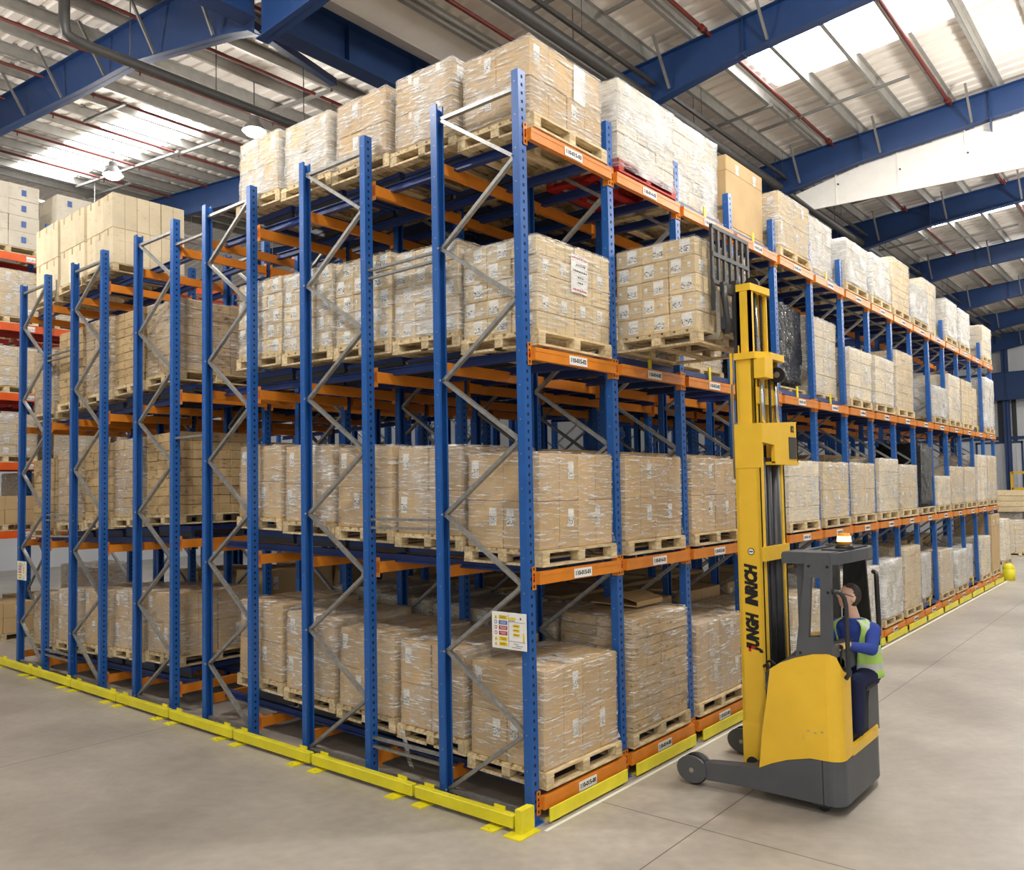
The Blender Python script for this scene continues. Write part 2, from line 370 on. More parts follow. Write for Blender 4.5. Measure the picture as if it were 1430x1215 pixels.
r = MB(); r.box(43.85, 43.95, -20, 30, 2.1, 2.2); struct(r.build('trim_3', M['rafter_blue']))
for k, (y0, y1) in enumerate(((2.6, 4.6), (-1.0, 1.4))):
    d = MB(); d.box(43.88, 43.96, y0, y1, 0, 4.7)
    for j in range(5): d.box(43.86, 43.88, y0+.2+j*(y1-y0)/5, y0+.23+j*(y1-y0)/5, .1, 4.6)
    dd = struct(d.build('door_%d' % (k+1), M['cladding']))
    f = MB(); f.box(43.84, 43.97, y0-.08, y0, 0, 4.8); f.box(43.84, 43.97, y1, y1+.08, 0, 4.8); f.box(43.84, 43.97, y0-.08, y1+.08, 4.7, 4.8); f.build('door_frame', M['rafter_blue'], dd)

# ------------------------------------------------------------------ roof
VY = 5.58                                     # valley line between the two roof spans
def ztopR(y): return 10.29 + .065*(3.14-y)
def ztopL(y): return 10.95 + .10*(y-9.0)
RIDGE_L = 24.0; RIDGE_R = -15.0
def zL(y): return ztopL(y) if y <= RIDGE_L else ztopL(2*RIDGE_L-y)
def zR(y): return ztopR(y) if y >= RIDGE_R else ztopR(2*RIDGE_R-y)
XF = [1.02+6*k for k in range(-1, 8)]
def ibeam(mb, pts_bot, pts_top, X, fw_=.2, t=.018):
    """I-section rafter in the plane x=X from polylines (y,z)"""
    poly = pts_bot + list(reversed(pts_top))
    mb.prism(poly, 'x', X-t/2, X+t/2)
    for pts, sgn in ((pts_bot, 1), (pts_top, -1)):
        for a, b in zip(pts[:-1], pts[1:]):
            q = [(a[0], a[1]), (b[0], b[1]), (b[0], b[1]+sgn*t), (a[0], a[1]+sgn*t)]
            mb.prism(q, 'x', X-fw_/2, X+fw_/2)
for k, X in enumerate(XF):
    mb = MB()
    bot = [(VY-.1, 9.25), (4.2, 9.32), (2.6, 9.535), (.95, 9.82), (-3, 10.128), (-9, 10.6), (RIDGE_R, 11.05)]
    top = [(y, ztopR(y)) for y, z in bot]
    ibeam(mb, bot, top, X)
    for y in (3.4, .9, -1.6, -4.1): mb.box(X-.09, X+.09, y-.006, y+.006, 9.5+.3, ztopR(y)-.02)
    o = mb.build('roof_rafter', M['rafter_blue'])
    tag(o, 'blue steel roof rafter over the aisle, %s frame from the camera end' % ORD[k], 'roof beam', 'blue roof rafters over the aisle')
    for j, y in enumerate((4.0, 3.12, 2.24, 1.36, .48, -.4, -1.28, -2.16)):
        if j % 2 == 0:
            br = MB(); zb = {4.0: 9.42, 2.24: 9.68, .48: 9.9, -1.28: 10.03}[y]
            br.bar((X+.1, y, zb), (X+.62, y, ztopR(y)+.06), .04, .04)
            br.bar((X-.1, y, zb), (X-.62, y, ztopR(y)+.06), .04, .04)
            br.build('stay_brace', M['conduit'], o)
    mb = MB()
    bot = [(VY+.1, 9.45), (6.2, 9.6), (9.15, 10.22), (11.15, 10.39), (15.5, 10.86), (RIDGE_L, 11.75)]
    top = [(y, ztopL(y)) for y, z in bot]
    ibeam(mb, bot, top, X)
    o = mb.build('roof_rafter', M['rafter_blue'])
    tag(o, 'blue steel roof rafter over the rear racks, %s frame from the camera end' % ORD[k], 'roof beam', 'blue roof rafters over the rear racks')
    for y, zb in ((6.6, 9.72), (8.4, 10.08), (10.2, 10.33), (12.0, 10.5), (13.8, 10.7)):
        br = MB(); br.bar((X+.1, y, zb), (X+.55, y, ztopL(y)+.06), .04, .04); br.bar((X-.1, y, zb), (X-.55, y, ztopL(y)+.06), .04, .04)
        br.build('stay_brace', M['conduit'], o)
# valley girders between frames
for k in range(len(XF)-1):
    a, b = XF[k]+.12, XF[k+1]-.12
    g = MB(); g.box(a, b, VY-.01, VY+.01, 9.55, 10.2); g.box(a, b, VY-.16, VY+.16, 9.53, 9.555); g.box(a, b, VY-.16, VY+.16, 10.18, 10.2)
    for q in range(1, 4): g.box(a+(b-a)*q/4-.006, a+(b-a)*q/4+.006, VY-.12, VY+.12, 9.55, 10.2)
    tag(g.build('valley_girder', M['rafter_blue']), 'deep blue girder along the roof valley, %s span from the camera end' % ORD[k], 'roof beam', 'valley girders')
    n = MB(); n.bar((XF[k]+.1, VY+.4, 9.75), (XF[k]+2.6, VY+1.6, 10.2), .12, .12)
    tag(n.build('diagonal_brace', M['rafter_blue']), 'slim blue diagonal brace beside the valley girder, %s span' % ORD[k], 'roof brace', 'diagonal valley braces')
# valley columns every second frame
for k in (2, 4, 6, 8):
    X = XF[k]
    c = MB(); c.box(X-.15, X+.15, VY-.01, VY+.01, 0, 9.5); c.box(X-.15, X-.13, VY-.12, VY+.12, 0, 9.5); c.box(X+.13, X+.15, VY-.12, VY+.12, 0, 9.5); c.box(X-.2, X+.2, VY-.2, VY+.2, 0, .02)
    tag(c.build('steel_column', M['rafter_blue']), 'blue steel column standing between the two rack blocks, at frame %s' % ORD[k], 'column', 'columns between the rack blocks')
# corrugated deck
def deck(y0, y1, zf, name):
    mb = MB(); bm = mb.bm; n = 8
    ys = [y0+(y1-y0)*i/n for i in range(n+1)]
    prof = []; x = -20.0
    while x < 45:
        prof += [(x, 0), (x+.16, 0), (x+.19, .035), (x+.27, .035)]; x += .3
    rows = [[bm.verts.new((px, y, zf(y)+.2+pz)) for px, pz in prof] for y in ys]
    for i in range(n):
        for j in range(len(prof)-1): bm.faces.new((rows[i][j], rows[i][j+1], rows[i+1][j+1], rows[i+1][j]))
    top = [[bm.verts.new((px, y, zf(y)+.34)) for px in (-20, 45)] for y in ys]
    for i in range(n): bm.faces.new((top[i][0], top[i+1][0], top[i+1][1], top[i][1]))
    return struct(mb.build(name, M['deck']))
deck(VY-.3, RIDGE_R, zR, 'ceiling'); deck(RIDGE_R, -22, zR, 'ceiling')
deck(VY-.3, RIDGE_L, zL, 'ceiling'); deck(RIDGE_L, 32, zL, 'ceiling')
g = MB(); g.prism([(VY+.1, 10.24), (VY-.08, 10.22), (VY-.5, 10.10), (VY-.52, 10.12), (VY-1.0, 10.33), (VY-1.0, 10.4), (VY-.52, 10.3), (VY+.1, 10.32)], 'x', -20, 44)
struct(g.build('trim_4', M['lining']))
# purlins (Z sections running along the building)
def purlin(y, z, tagn, grp, mat='purlin', a=-12, b=44):
    p = MB(); p.box(a, b, y-.006, y+.006, z, z+.2); p.box(a, b, y, y+.065, z, z+.008); p.box(a, b, y-.065, y, z+.192, z+.2)
    tag(p.build('roof_purlin', M[mat]), tagn, 'purlin', grp)
yR = [4.41-.88*k for k in range(0, 14)]
for k, y in enumerate(yR): purlin(y, ztopR(y), 'grey steel purlin under the aisle roof, %s from the valley' % ORD[k], 'aisle roof purlins')
yL = [6.5+1.03*k for k in range(0, 16)]
for k, y in enumerate(yL): purlin(y, ztopL(y), 'grey steel purlin under the rear roof, %s from the valley' % ORD[k], 'rear roof purlins')
# sprinkler pipes
for k, y in enumerate((3.9, 1.5, -.9, -3.3)):
    p = MB(); z = ztopR(y)-.02; p.cyl((-12, y, z), (43.5, y, z), .035, seg=10)
    for x in XF: p.cyl((x-.35, y, z), (x-.22, y, z), .06, seg=10)
    x = -10
    while x < 40: p.cyl((x, y, z-.09), (x, y, z), .012, seg=6); x += 3.0
    tag(p.build('sprinkler_pipe', M['redpipe']), 'red sprinkler pipe under the aisle roof, %s from the valley' % ORD[k], 'pipe', 'red pipes aisle roof')
for k, y in enumerate((6.95, 9.0, 11.1, 13.15, 15.2, 17.3, 19.4)):
    p = MB(); z = ztopL(y)-.03; p.cyl((-12, y, z), (43.5, y, z), .032, seg=10)
    x = -10
    while x < 30: p.cyl((x, y, z-.1), (x, y, z), .014, seg=6); x += 3.0
    tag(p.build('sprinkler_pipe', M['redpipe']), 'red sprinkler pipe under the rear roof, %s from the valley' % ORD[k], 'pipe', 'red pipes rear roof')
# conduits crossing the purlins
ci = 0
for X in (4.3, 10.15, 16.2, 22.2):
    for (y0, y1) in ((3.3, 1.7), (2.4, -.6)):
        c = MB(); c.bar((X, y0, ztopR(y0)-.03), (X, y1, ztopR(y1)-.03), .05, .05)
        tag(c.build('roof_conduit', M['conduit']), 'grey cross bar clipped under the aisle purlins, %s counting from the camera' % ORD[ci], 'roof bar', 'cross bars aisle roof'); ci += 1; X += .9
ci = 0
for X, y0, y1 in ((2.6, 13, 15), (5.0, 13.2, 15.6), (4.9, 15.0, 21.0), (5.6, 19, 22), (4.6, 8.5, 10.6), (8.2, 9, 12)):
    c = MB(); c.bar((X, y0, ztopL(y0)-.05), (X, y1, ztopL(y1)-.05), .06, .06)
    tag(c.build('roof_conduit', M['conduit']), 'grey cross bar clipped under the rear purlins, %s counting from the camera' % ORD[ci], 'roof bar', 'cross bars rear roof'); ci += 1
# big dark pipes
p = MB(); p.tube([(-.83, 7.5, 10.7), (-.83, 7.5, 9.5), (-.8, 7.5, 9.36), (-.7, 7.5, 9.32), (-.5, 7.5, 9.3), (30, 7.5, 9.3)], .075, 14)
for x in (.1, 1.5, 3.2, 5): p.cyl((x, 7.5, 9.2), (x, 7.5, 10.6), .008, seg=6)
tag(p.build('rainwater_pipe', M['pipe']), 'large dark pipe hung beneath the roof behind the racks', 'pipe')
p = MB(); p.cyl((-4, 2.75, 9.72), (40, 2.75, 9.72), .1, seg=14); p.box(-4, 40, 2.55, 2.6, 9.86, 9.93)
for q in range(11): p.cyl((-3.2+4*q, 2.75, 9.7), (-3.2+4*q, 2.75, 10.5), .008, seg=6); p.cyl((-3.2+4*q, 2.58, 9.9), (-3.2+4*q, 2.58, 10.5), .006, seg=6)
tag(p.build('rainwater_pipe', M['pipe']), 'large dark pipe and tray running above the aisle loads', 'pipe')
# smoke curtain
p = MB(); p.prism([(2.42, 9.50), (2.0, 9.06), (-14, 8.6), (-14, 10.9), (-3, 10.1), (.95, 9.8)], 'x', 13.12, 13.15)
for y in (1.5, .2, -1.1, -2.4, -3.7): p.box(13.105, 13.12, y-.01, y+.01, 9.05, 10.0); p.cyl((13.09, y-.05, 9.5), (13.12, y-.05, 9.5), .02, seg=8, mi=1)
tag(p.build('smoke_curtain', [M['lining'], M['dark']]), 'white panelled curtain hanging below a blue rafter', 'smoke curtain')
# skylights
def sky(x0, x1, y0, y1, zf, i):
    s = MB(); n = 4
    for k in range(n):
        a = y0+(y1-y0)*k/n; b = y0+(y1-y0)*(k+1)/n
        s.prism([(a, zf(a)+.175), (b, zf(b)+.175), (b, zf(b)+.19), (a, zf(a)+.19)], 'x', x0, x1)
    struct(s.build('window_%d' % i, M['skylight']))
i = 1
for X in (7.85, 19.85, 25.85):
    sky(X, X+2.0, 1.5, -1.75 if X < 10 else -4.5, ztopR, i); i += 1
sky(3.3, 4.75, 13.4, 21.0, ztopL, i); i += 1
sky(13.9, 15.6, 13.4, 21.0, ztopL, i); i += 1
# high bay lamps
def lamp(x, y, z, lab, power):
    t = thing('high_bay_lamp', lab, 'lamp', (x, y, z))
    b = MB(); pr = [(.05, .34), (.09, .3), (.1, .2), (.16, .12), (.23, 0.0)]
    for (r0, z0), (r1, z1) in zip(pr[:-1], pr[1:]): b.cyl((0, 0, z0), (0, 0, z1), r0, r1, seg=24, caps=False)
    b.build('lamp_shade', M['conduit'], t)
    g = MB(); g.sphere((0, 0, -.01), .19, (1, 1, .5), seg=20); g.build('bulb', M['lampglow'], t)
    s = MB(); s.cyl((0, 0, .33), (0, 0, 1.0), .01, seg=6); s.build('suspension_rod', M['dark'], t)
    la = bpy.data.lights.new('lamp_light', 'POINT'); la.energy = power; la.color = (1, .96, .90); la.shadow_soft_size = .25
    lo = bpy.data.objects.new('lamp_light', la); COL.objects.link(lo); lo.parent = t; lo.location = (0, 0, -.22)

p = MB(); p.box(-2, 14, 19.9, 20.1, 11.0, 11.08)
for x in (-1, 2, 5, 8, 11): p.cyl((x, 20, 11.08), (x, 20, 12.1), .008, seg=6)
tag(p.build('cable_trunking', M['lining']), 'long white trunking hung below the rear roof', 'trunking')
lamp(3.5, 9.509, 9.95, 'glowing bell lamp hanging just above the tallest rear loads', 260)
lamp(3.25, 14.98, 10.42, 'glowing bell lamp hanging beside the rear skylight', 260)
# ------------------------------------------------------------------ racking
PU = 1.4
YS = [0, 1.008, 2.071, 3.107, 4.17, 5.17, 5.99, 7.01, 8.08, 9.10, 10.15, 11.17]
LZ = [.17, 2.07, 4.02, 5.98]
NB = 15
HP = 6.55
# one post: C section, open to the back (+y)
def post_mesh(name, slots, flip):
    mb = MB(); t = .004
    pr = [(-.05, -.045), (.05, -.045), (.05, .035), (.03, .035), (.03, .031), (.046, .031), (.046, -.041), (-.046, -.041), (-.046, .031), (-.03, .031), (-.03, .035), (-.05, .035)]
    if flip: pr = [(x, -y) for x, y in reversed(pr)]
    mb.prism(pr, 'z', .0, HP)
    sy = .0455 if flip else -.0455
    if slots:
        z = .1
        while z < HP-.05:
            mb.box(-.011, .011, sy-.0008, sy+.0008, z, z+.028, 1); z += .075
        z = .14
        while z < HP-.05:
            mb.box(-.0508, -.0492, -.006, .006, z, z+.012, 2); z += .3
    return mb.mesh(name, [M['blue'], M['slot'], M['galv']])
POST_F = post_mesh('upright', True, False); POST_B = post_mesh('upright', True, True)
fp = MB(); fp.box(-.075, .075, -.075, .075, 0, .008); fp.cyl((.06, -.06, 0), (.06, -.06, .022), .01, seg=6); fp.cyl((-.06, .06, 0), (-.06, .06, .022), .01, seg=6)
FOOT = fp.mesh('base_plate', [M['blue']])
def brace_meshes(dy):
    """diagonals and horizontals for a frame of depth dy; pattern A / B"""
    y0, y1 = .045, dy-.045
    out = {}
    def seg(z0, ya, z1, yb):
        mb = MB(); mb.bar((0, ya, z0), (0, yb, z1), .034, .044, up=(1, 0, 0)); return mb
    for pat in 'AB':
        segs = []
        lz = [.09+1.262*k for k in range(6)]; rz = [.74+1.262*k for k in range(5)]
        if pat == 'A':       # nodes: (y, z)
            nodes = []
            for k in range(6):
                nodes.append((y1, lz[k]))
                if k < 5: nodes.append((y0, rz[k]))
        else:
            nodes = []
            for k in range(6):
                nodes.append((y0, lz[k]))
                if k < 5: nodes.append((y1, rz[k]))
        for a, b in zip(nodes[:-1], nodes[1:]): segs.append((a[1], a[0], b[1], b[0]))
        segs.append((.08, y0, .08, y1)); segs.append((6.4, y0, 6.4, y1))
        out[pat] = segs
    return out, seg
FR = [(0, 1, 'A'), (2, 3, 'A'), (4, 5, 'B'), (6, 7, 'A'), (8, 9, 'B'), (10, 11, 'B')]
BR = {}
for a, b, p in FR:
    d, seg = brace_meshes(YS[b]-YS[a])
    lst = []
    for s in d[p]:
        mb = seg(*s)
        lst.append(mb.mesh('brace', [M['galv']]))
    al = MB()
    for s in d[p]: al.bar((0, s[1], s[0]), (0, s[3], s[2]), .034, .044, up=(1, 0, 0))
    bolts = MB()
    for s in d[p][:-2]:
        bolts.cyl((-.062, s[1], s[0]), (-.05, s[1], s[0]), .011, seg=8)
    BR[a] = (lst, al.mesh('bracing', [M['galv']]), bolts.mesh('bolts', [M['galv']]))
FRN = ['front frame', 'second frame deep', 'third frame deep', 'fourth frame deep', 'fifth frame deep', 'rearmost frame']
for i in range(NB+1):
    for fi, (a, b, p) in enumerate(FR):
        if i > 8 and fi > 3: continue
        row = 'near end row' if i == 0 else '%s row along the aisle' % ORD[i]
        t = thing('upright_frame', 'blue upright frame with zigzag bracing, %s, %s' % (row, FRN[fi]), 'rack frame', (PU*i, YS[a], 0), 0, 'upright frames of the blue racks')
        dy = YS[b]-YS[a]
        link('upright', POST_F, t); link('upright', POST_B, t, (0, dy, 0))
        if i <= 4 and (i < 2 or fi < 3):
            for me in BR[a][0]: link('brace', me, t)
            link('base_plate', FOOT, t); link('base_plate', FOOT, t, (0, dy, 0))
            if i == 0: link('bolts', BR[a][2], t)['kind'] = 'stuff'
        else: link('bracing', BR[a][1], t)
# spacers between frames on the end face and inside
sp = MB()
for z in (0, -.085): sp.box(-.02, .02, .04, 1.063-.04, z-.012, z+.012)
SPM = sp.mesh('row_spacer', [M['galv']])
for fi, y, zs in ((1, YS[1], (5.13, 2.56, .37)), (5, YS[9], (5.18, 2.56, .38))):
    for k, z in enumerate(zs):
        o = link('row_spacer', SPM, None, (0, y, z))
        tag(o, 'grey double bar spacer, %s height, %s' % (['top', 'middle', 'bottom'][k], 'between the first two frames from the corner' if fi == 1 else 'between the last two end frames'), 'spacer bar', 'spacers between end frames')
for k, z in enumerate((6.2, 3.6)):
    s = MB(); s.box(-.02, .02, YS[5]+.047, YS[6]-.047, z-.014, z+.014)
    if k == 0: s.bar((0, YS[6], z+.1), (1.4, YS[6], z+.1), .04, .03)
    tag(s.build('row_spacer', M['galv']), 'grey spacer bar across the gap between rack blocks, %s' % ['upper', 'lower'][k], 'spacer bar', 'spacers in the gap')
# beams
def beam_mesh(lab):
    w = PU-.1
    b = MB(); b.box(0, w, -.025, .025, -.055, .055)
    b.box(0, w, -.028, -.025, .02, .055)
    return b.mesh('beam_body', [M['orange']])
BEAM = beam_mesh(0)
cn = MB(); cn.box(.0, .046, -.006, .0, -.1, .1); cn.box(.046, .05, -.006, .06, -.1, .1)
for z in (-.07, -.02, .03, .08): cn.box(.012, .03, -.0068, -.006, z-.012, z+.012, 1)
cn.box(.014, .03, -.012, -.006, -.006, .012, 2)
CONN_L = cn.mesh('end_connector', [M['orange'], M['slot'], M['red']])
cn = MB(); cn.box(-.046, .0, -.006, .0, -.1, .1); cn.box(-.05, -.046, -.006, .06, -.1, .1)
for z in (-.07, -.02, .03, .08): cn.box(-.03, -.012, -.0068, -.006, z-.012, z+.012, 1)
CONN_R = cn.mesh('end_connector', [M['orange'], M['slot'], M['red']])
ib = MB(); ib.box(0, PU-.1, -.025, .025, -.055, .055); ib.box(0, .004, -.03, .03, -.1, .1); ib.box(PU-.104, PU-.1, -.03, .03, -.1, .1)
ib.box(.004, .05, -.027, .027, -.057, .057); ib.box(PU-.15, PU-.104, -.027, .027, -.057, .057)
IBEAM = ib.mesh('load_beam', [M['orange']]); 
lp = MB(); lp.box(-.14, .14, -.003, 0, -.042, .042)
LPM = lp.mesh('location_label', [M['white']])
def lvoff(r): return {5: .1, 6: .13, 7: .06}.get(r, 0.0)
for lv in range(4):
    for i in range(NB):
        x0 = PU*i+.05
        t = thing('load_beam', 'orange front beam with white location label, %s, %s bay along aisle' % (LEV[lv], ORD[i]), 'rack beam', (x0, -.075, LZ[lv]), 0, 'front beams along the aisle')
        link('beam_body', BEAM, t)
        link('end_connector', CONN_L, t, (-.05+.003, .025, 0)); link('end_connector', CONN_R, t, (PU-.1+.05-.003, .025, 0))
        l = link('location_label', LPM, t, (.64, -.028, -.004))
        tm = text_mesh('110-%03d-%02d' % (15-i, lv), .054, 'lettering', M['ink'], bold=.0016)
        link('lettering', tm, l, (0, -.0035, 0), (PI/2, 0, 0))
for r in range(1, 12):
    for lv in range(4):
        for i in range(NB):
            if i > 2 and r > 5: continue
            if i > 3 and (r > 3 or lv == 0): continue
            if i > 8 and (lv < 2 or r > 2): continue
            if i > 0 and lv == 0 and r > 3: continue
            if 1 < i and lv == 1 and r > 3: continue
            o = link('load_beam', IBEAM, None, (PU*i+.05, YS[r]+(-.07 if r % 2 == 0 else .065), LZ[lv]+lvoff(r)))
            tag(o, 'orange inner beam, %s, %s bay along aisle, %s post row deep' % (LEV[lv], ORD[i], ORD[r]), 'rack beam', 'inner beams of the blue racks')
# push-back rails
def rail_mesh(y0, y1, s):
    b = MB(); z0, z1 = s
    n = 1
    def seg(dz0, dz1, hw):
        b.prism([(y0, z0+dz0), (y1, z1+dz0), (y1, z1+dz1), (y0, z0+dz1)], 'x', -hw, hw)
    seg(-.02, .0, .035); seg(.0, .05, .012); seg(.05, .062, .035)
    # carts stepping up towards the back of the lane
    return b.mesh('push_back_rail', [M['rail_blue']])
R1 = rail_mesh(-.04, 5.22, (0.0, .1)); R2 = rail_mesh(5.95, 11.2, (.12, 0.0))
for lv in range(4):
    for i in range(NB):
        for s, xo in ((0, .3), (1, 1.1)):
            o = link('push_back_rail', R1, None, (PU*i+xo, 0, LZ[lv]+.02))
            tag(o, 'dark blue sloping rail, %s, %s bay along aisle, %s' % (LEV[lv], ORD[i], ['nearer side', 'further side'][s]), 'rack rail', 'push-back rails of the front block')
            if i < 4:
                o = link('push_back_rail', R2, None, (PU*i+xo, 0, LZ[lv]+.02))
                tag(o, 'dark blue rear block rail, %s, %s bay along aisle, %s' % (LEV[lv], ORD[i], ['nearer side', 'further side'][s]), 'rack rail', 'push-back rails of the rear block')
# carts: the wheeled blue frames that carry the pallets deeper in the lane
def cart_mesh():
    """unit-high frame, scaled to the height of its lane position"""
    b = MB()
    for x in (-.38, .38):
        b.box(x-.03, x+.03, -.44, .44, .5, 1.0); b.box(x-.02, x+.02, -.44, .44, 0, .5, 1)
    for y in (-.4, .4): b.box(-.38, .38, y-.03, y+.03, .6, .98)
    return b.mesh('push_back_cart', [M['rail_blue'], M['dark']])
CART = cart_mesh()
def lane_z(lv, k, block=1):
    """height of the pallet underside at lane position k (0 = the aisle end), at its middle"""
    return LZ[lv] + (.095 if k == 0 else .155+.048*k)
TILT = math.radians(1.15)
# blue end bars with yellow tab at lanes whose front pallet stands back
tb = MB(); tb.box(.12, 1.26, -.015, .03, .0, .06); TBAR = tb.mesh('cart_nose', [M['rail_blue']])
tt = MB(); tt.box(.7, .755, -.03, -.015, -.02, .15); TTAB = tt.mesh('yellow_tab', [M['yellow']])
for lv, bays in ((3, (2, 3, 5, 10)), (2, (1, 2, 4, 5, 13)), (0, (9, 12))):
    for i in bays:
        t = thing('lane_stop', 'blue crossbar with yellow marker tab behind orange beam, %s, %s bay along aisle' % (LEV[lv], ORD[i]), 'lane stop', (PU*i, .0, LZ[lv]+.085), 0, 'lane stops with yellow tabs')
        link('crossbar', TBAR, t); link('yellow_tab', TTAB, t)
# yellow floor guards
def guard(x0, x1, y0, y1, axis, lab, grp):
    t = thing('floor_guard_rail', lab, 'guard rail', ((x0+x1)/2, (y0+y1)/2, 0), 0, grp); off = t.location
    g = MB()
    if axis == 'y':
        g.box(x0, x1, y0, y1, .035, .14, bev=.006); g.build('rail_bar', M['yellow'], t, off=off)
        for y in (y0+.2, y1-.12):
            p = MB(); p.box(x1, x1+.012, y-.06, y+.06, .0, .165); p.box(x0-.1, x1+.02, y-.07, y+.07, 0, .012); p.cyl((x0-.06, y, .01), (x0-.06, y, .025), .012, seg=6)
            p.build('foot_bracket', M['yellow'], t, off=off)
    else:
        g.box(x0, x1, y0, y1, .02, .135, bev=.003); g.build('rail_bar', M['yellow'], t, off=off)
        for x in (x0+.12, x1-.12):
            p = MB(); p.box(x-.05, x+.05, y1, y1+.1, 0, .01); p.box(x-.05, x+.05, y1, y1+.01, 0, .1); p.build('foot_bracket', M['yellow'], t, off=off)
gy = [-.02, 1.19, 2.73, 4.2, 5.66, 7.1, 8.55, 10.0, 11.45, 12.9]
for k in range(9):
    guard(-.26, -.19, gy[k]+.02, gy[k+1]-.02, 'y', 'yellow floor guard along the rack end, %s from the corner' % ORD[k], 'yellow guards along the rack end')
p = MB(); p.box(-.26, -.1, -.1, -.03, .0, .2); p.box(-.36, -.08, -.16, .02, 0, .012); p.box(-.1, -.09, -.1, -.05, .0, .2)
tag(p.build('corner_guard', M['yellow']), 'yellow corner post of the floor guard beside the corner upright', 'guard post')
for i in range(NB):
    guard(PU*i+.07, PU*(i+1)-.1, -.145, -.13, 'x', 'yellow low guard plate on the aisle floor, %s bay' % ORD[i], 'yellow guards along the aisle')
p = MB(); p.prism([(-.3+.3*math.cos(a*PI/10), .42*math.sin(a*PI/10)) for a in range(0, 6)]+[(-.3, 0)], 'z', 0, .0001) if False else None
g = MB(); g.cyl((21.3, -.2, 0), (21.3, -.2, .32), .16, seg=20); g.sphere((21.3, -.2, .32), .16, seg=20)
tag(g.build('bollard', M['yellow']), 'yellow rounded bollard at the far end of the racks', 'bollard')
# warning sign boards on the end uprights
def sign(y, lab):
    t = thing('warning_sign', lab, 'sign', (-.075, y, 1.46)); X = 0
    b = MB(); b.box(-.004, .004, -.04, .345, 0, .315); b.build('sign_board', M['white'], t)
    # rows: icon + panel (text bars) on the left half as read (towards +y); right half: notes
    rows = [('signyellow', .27), ('signblue', .225), ('signred', .18), ('signred', .133), ('signyellow', .085), ('signyellow', .04)]
    for c, z in rows:
        p = MB(); p.box(-.0055, -.004, .17, .265, z-.017, z+.017)
        for q in (-.007, .004): p.box(-.0062, -.0055, .18+.01*random.random(), .255-.02*random.random(), z+q, z+q+.0035, 1)
        p.build('panel', [M[c], M['ink'] if c == 'signyellow' else M['white']], t)
        q = MB()
        if c == 'signyellow':
            q.prism([(.283, z-.017), (.317, z-.017), (.3, z+.017)], 'x', -.0055, -.004); q.prism([(.298, z-.01), (.302, z-.01), (.302, z+.006), (.298, z+.006)], 'x', -.0062, -.0055, 1)
        else:
            q.cyl((-.0055, .3, z), (-.004, .3, z), .016, seg=18)
            q.cyl((-.0062, .3, z), (-.0055, .3, z), .01, seg=18, mi=1)
        q.build('symbol', [M[c], M['ink'] if c == 'signyellow' else M['white']], t)
    p = MB(); p.box(-.0055, -.004, .075, .15, .255, .275); p.build('panel', [M['signyellow']], t)
    for z in (.205, .168, .13):
        p = MB(); p.box(-.0055, -.004, .03, .105, z-.012, z+.012); p.box(-.0062, -.0055, .045, .095, z-.002, z+.002, 1); p.build('panel', [M['signyellow'], M['ink']], t)
    p = MB(); p.box(-.0055, -.004, -.02, -.005, .07, .15); p.build('panel', [M['signyellow']], t)
    l = MB(); l.box(-.0055, -.004, .155, .157, .02, .3)
    for z in (.07, .235): l.box(-.0055, -.004, -.03, .155, z, z+.002)
    for z, a, b_ in ((.245, .08, .15), (.05, .05, .1), (.035, .0, .08), (.02, .02, .12)): l.box(-.0055, -.004, a, b_, z, z+.003)
    l.prism([(.01, .262), (.03, .262), (.02, .285)], 'x', -.0055, -.004)
    l.build('ruling', [M['ink']], t)
sign(0.0, 'white load notice with coloured warning panels on the corner upright')
sign(10.78, 'white load notice with coloured warning panels on the rearmost end upright')
# ------------------------------------------------------------------ pallets
PW, PD, PH = 1.18, .94, .14
def pallet_parts(mat):
    top = MB()
    for k in range(7):
        y = -PD/2+.06+k*(PD-.12)/6; top.box(-PW/2, PW/2, y-.052, y+.052, .118, .14)
    for x in (-PW/2+.05, 0, PW/2-.05): top.box(x-.05, x+.05, -PD/2, PD/2, .098, .118)
    bl = MB(); bl.box(-.05, .05, -.05, .05, 0, .078, bev=.004)
    bx = MB(); bx.box(-PW/2, PW/2, -.05, .05, 0, .02)
    by = MB(); by.box(-.05, .05, -PD/2+.1, PD/2-.1, 0, .02)
    allm = MB()
    for k in range(7):
        y = -PD/2+.06+k*(PD-.12)/6; allm.box(-PW/2, PW/2, y-.052, y+.052, .118, .14)
    for x in (-PW/2+.05, 0, PW/2-.05):
        allm.box(x-.05, x+.05, -PD/2, PD/2, .098, .118)
        for y in (-PD/2+.05, 0, PD/2-.05): allm.box(x-.05, x+.05, y-.05, y+.05, .02, .098)
    for y in (-PD/2+.05, 0, PD/2-.05): allm.box(-PW/2, PW/2, y-.05, y+.05, 0, .02)
    for x in (-PW/2+.05, PW/2-.05): allm.box(x-.05, x+.05, -PD/2+.1, PD/2-.1, 0, .02)
    return top.mesh('top_deck', [mat]), bl.mesh('block', [mat]), bx.mesh('bottom_board', [mat]), by.mesh('bottom_board', [mat]), allm.mesh('wooden_pallet', [mat])
PP = pallet_parts(M['wood']); PPR = pallet_parts(M['redbeam'])
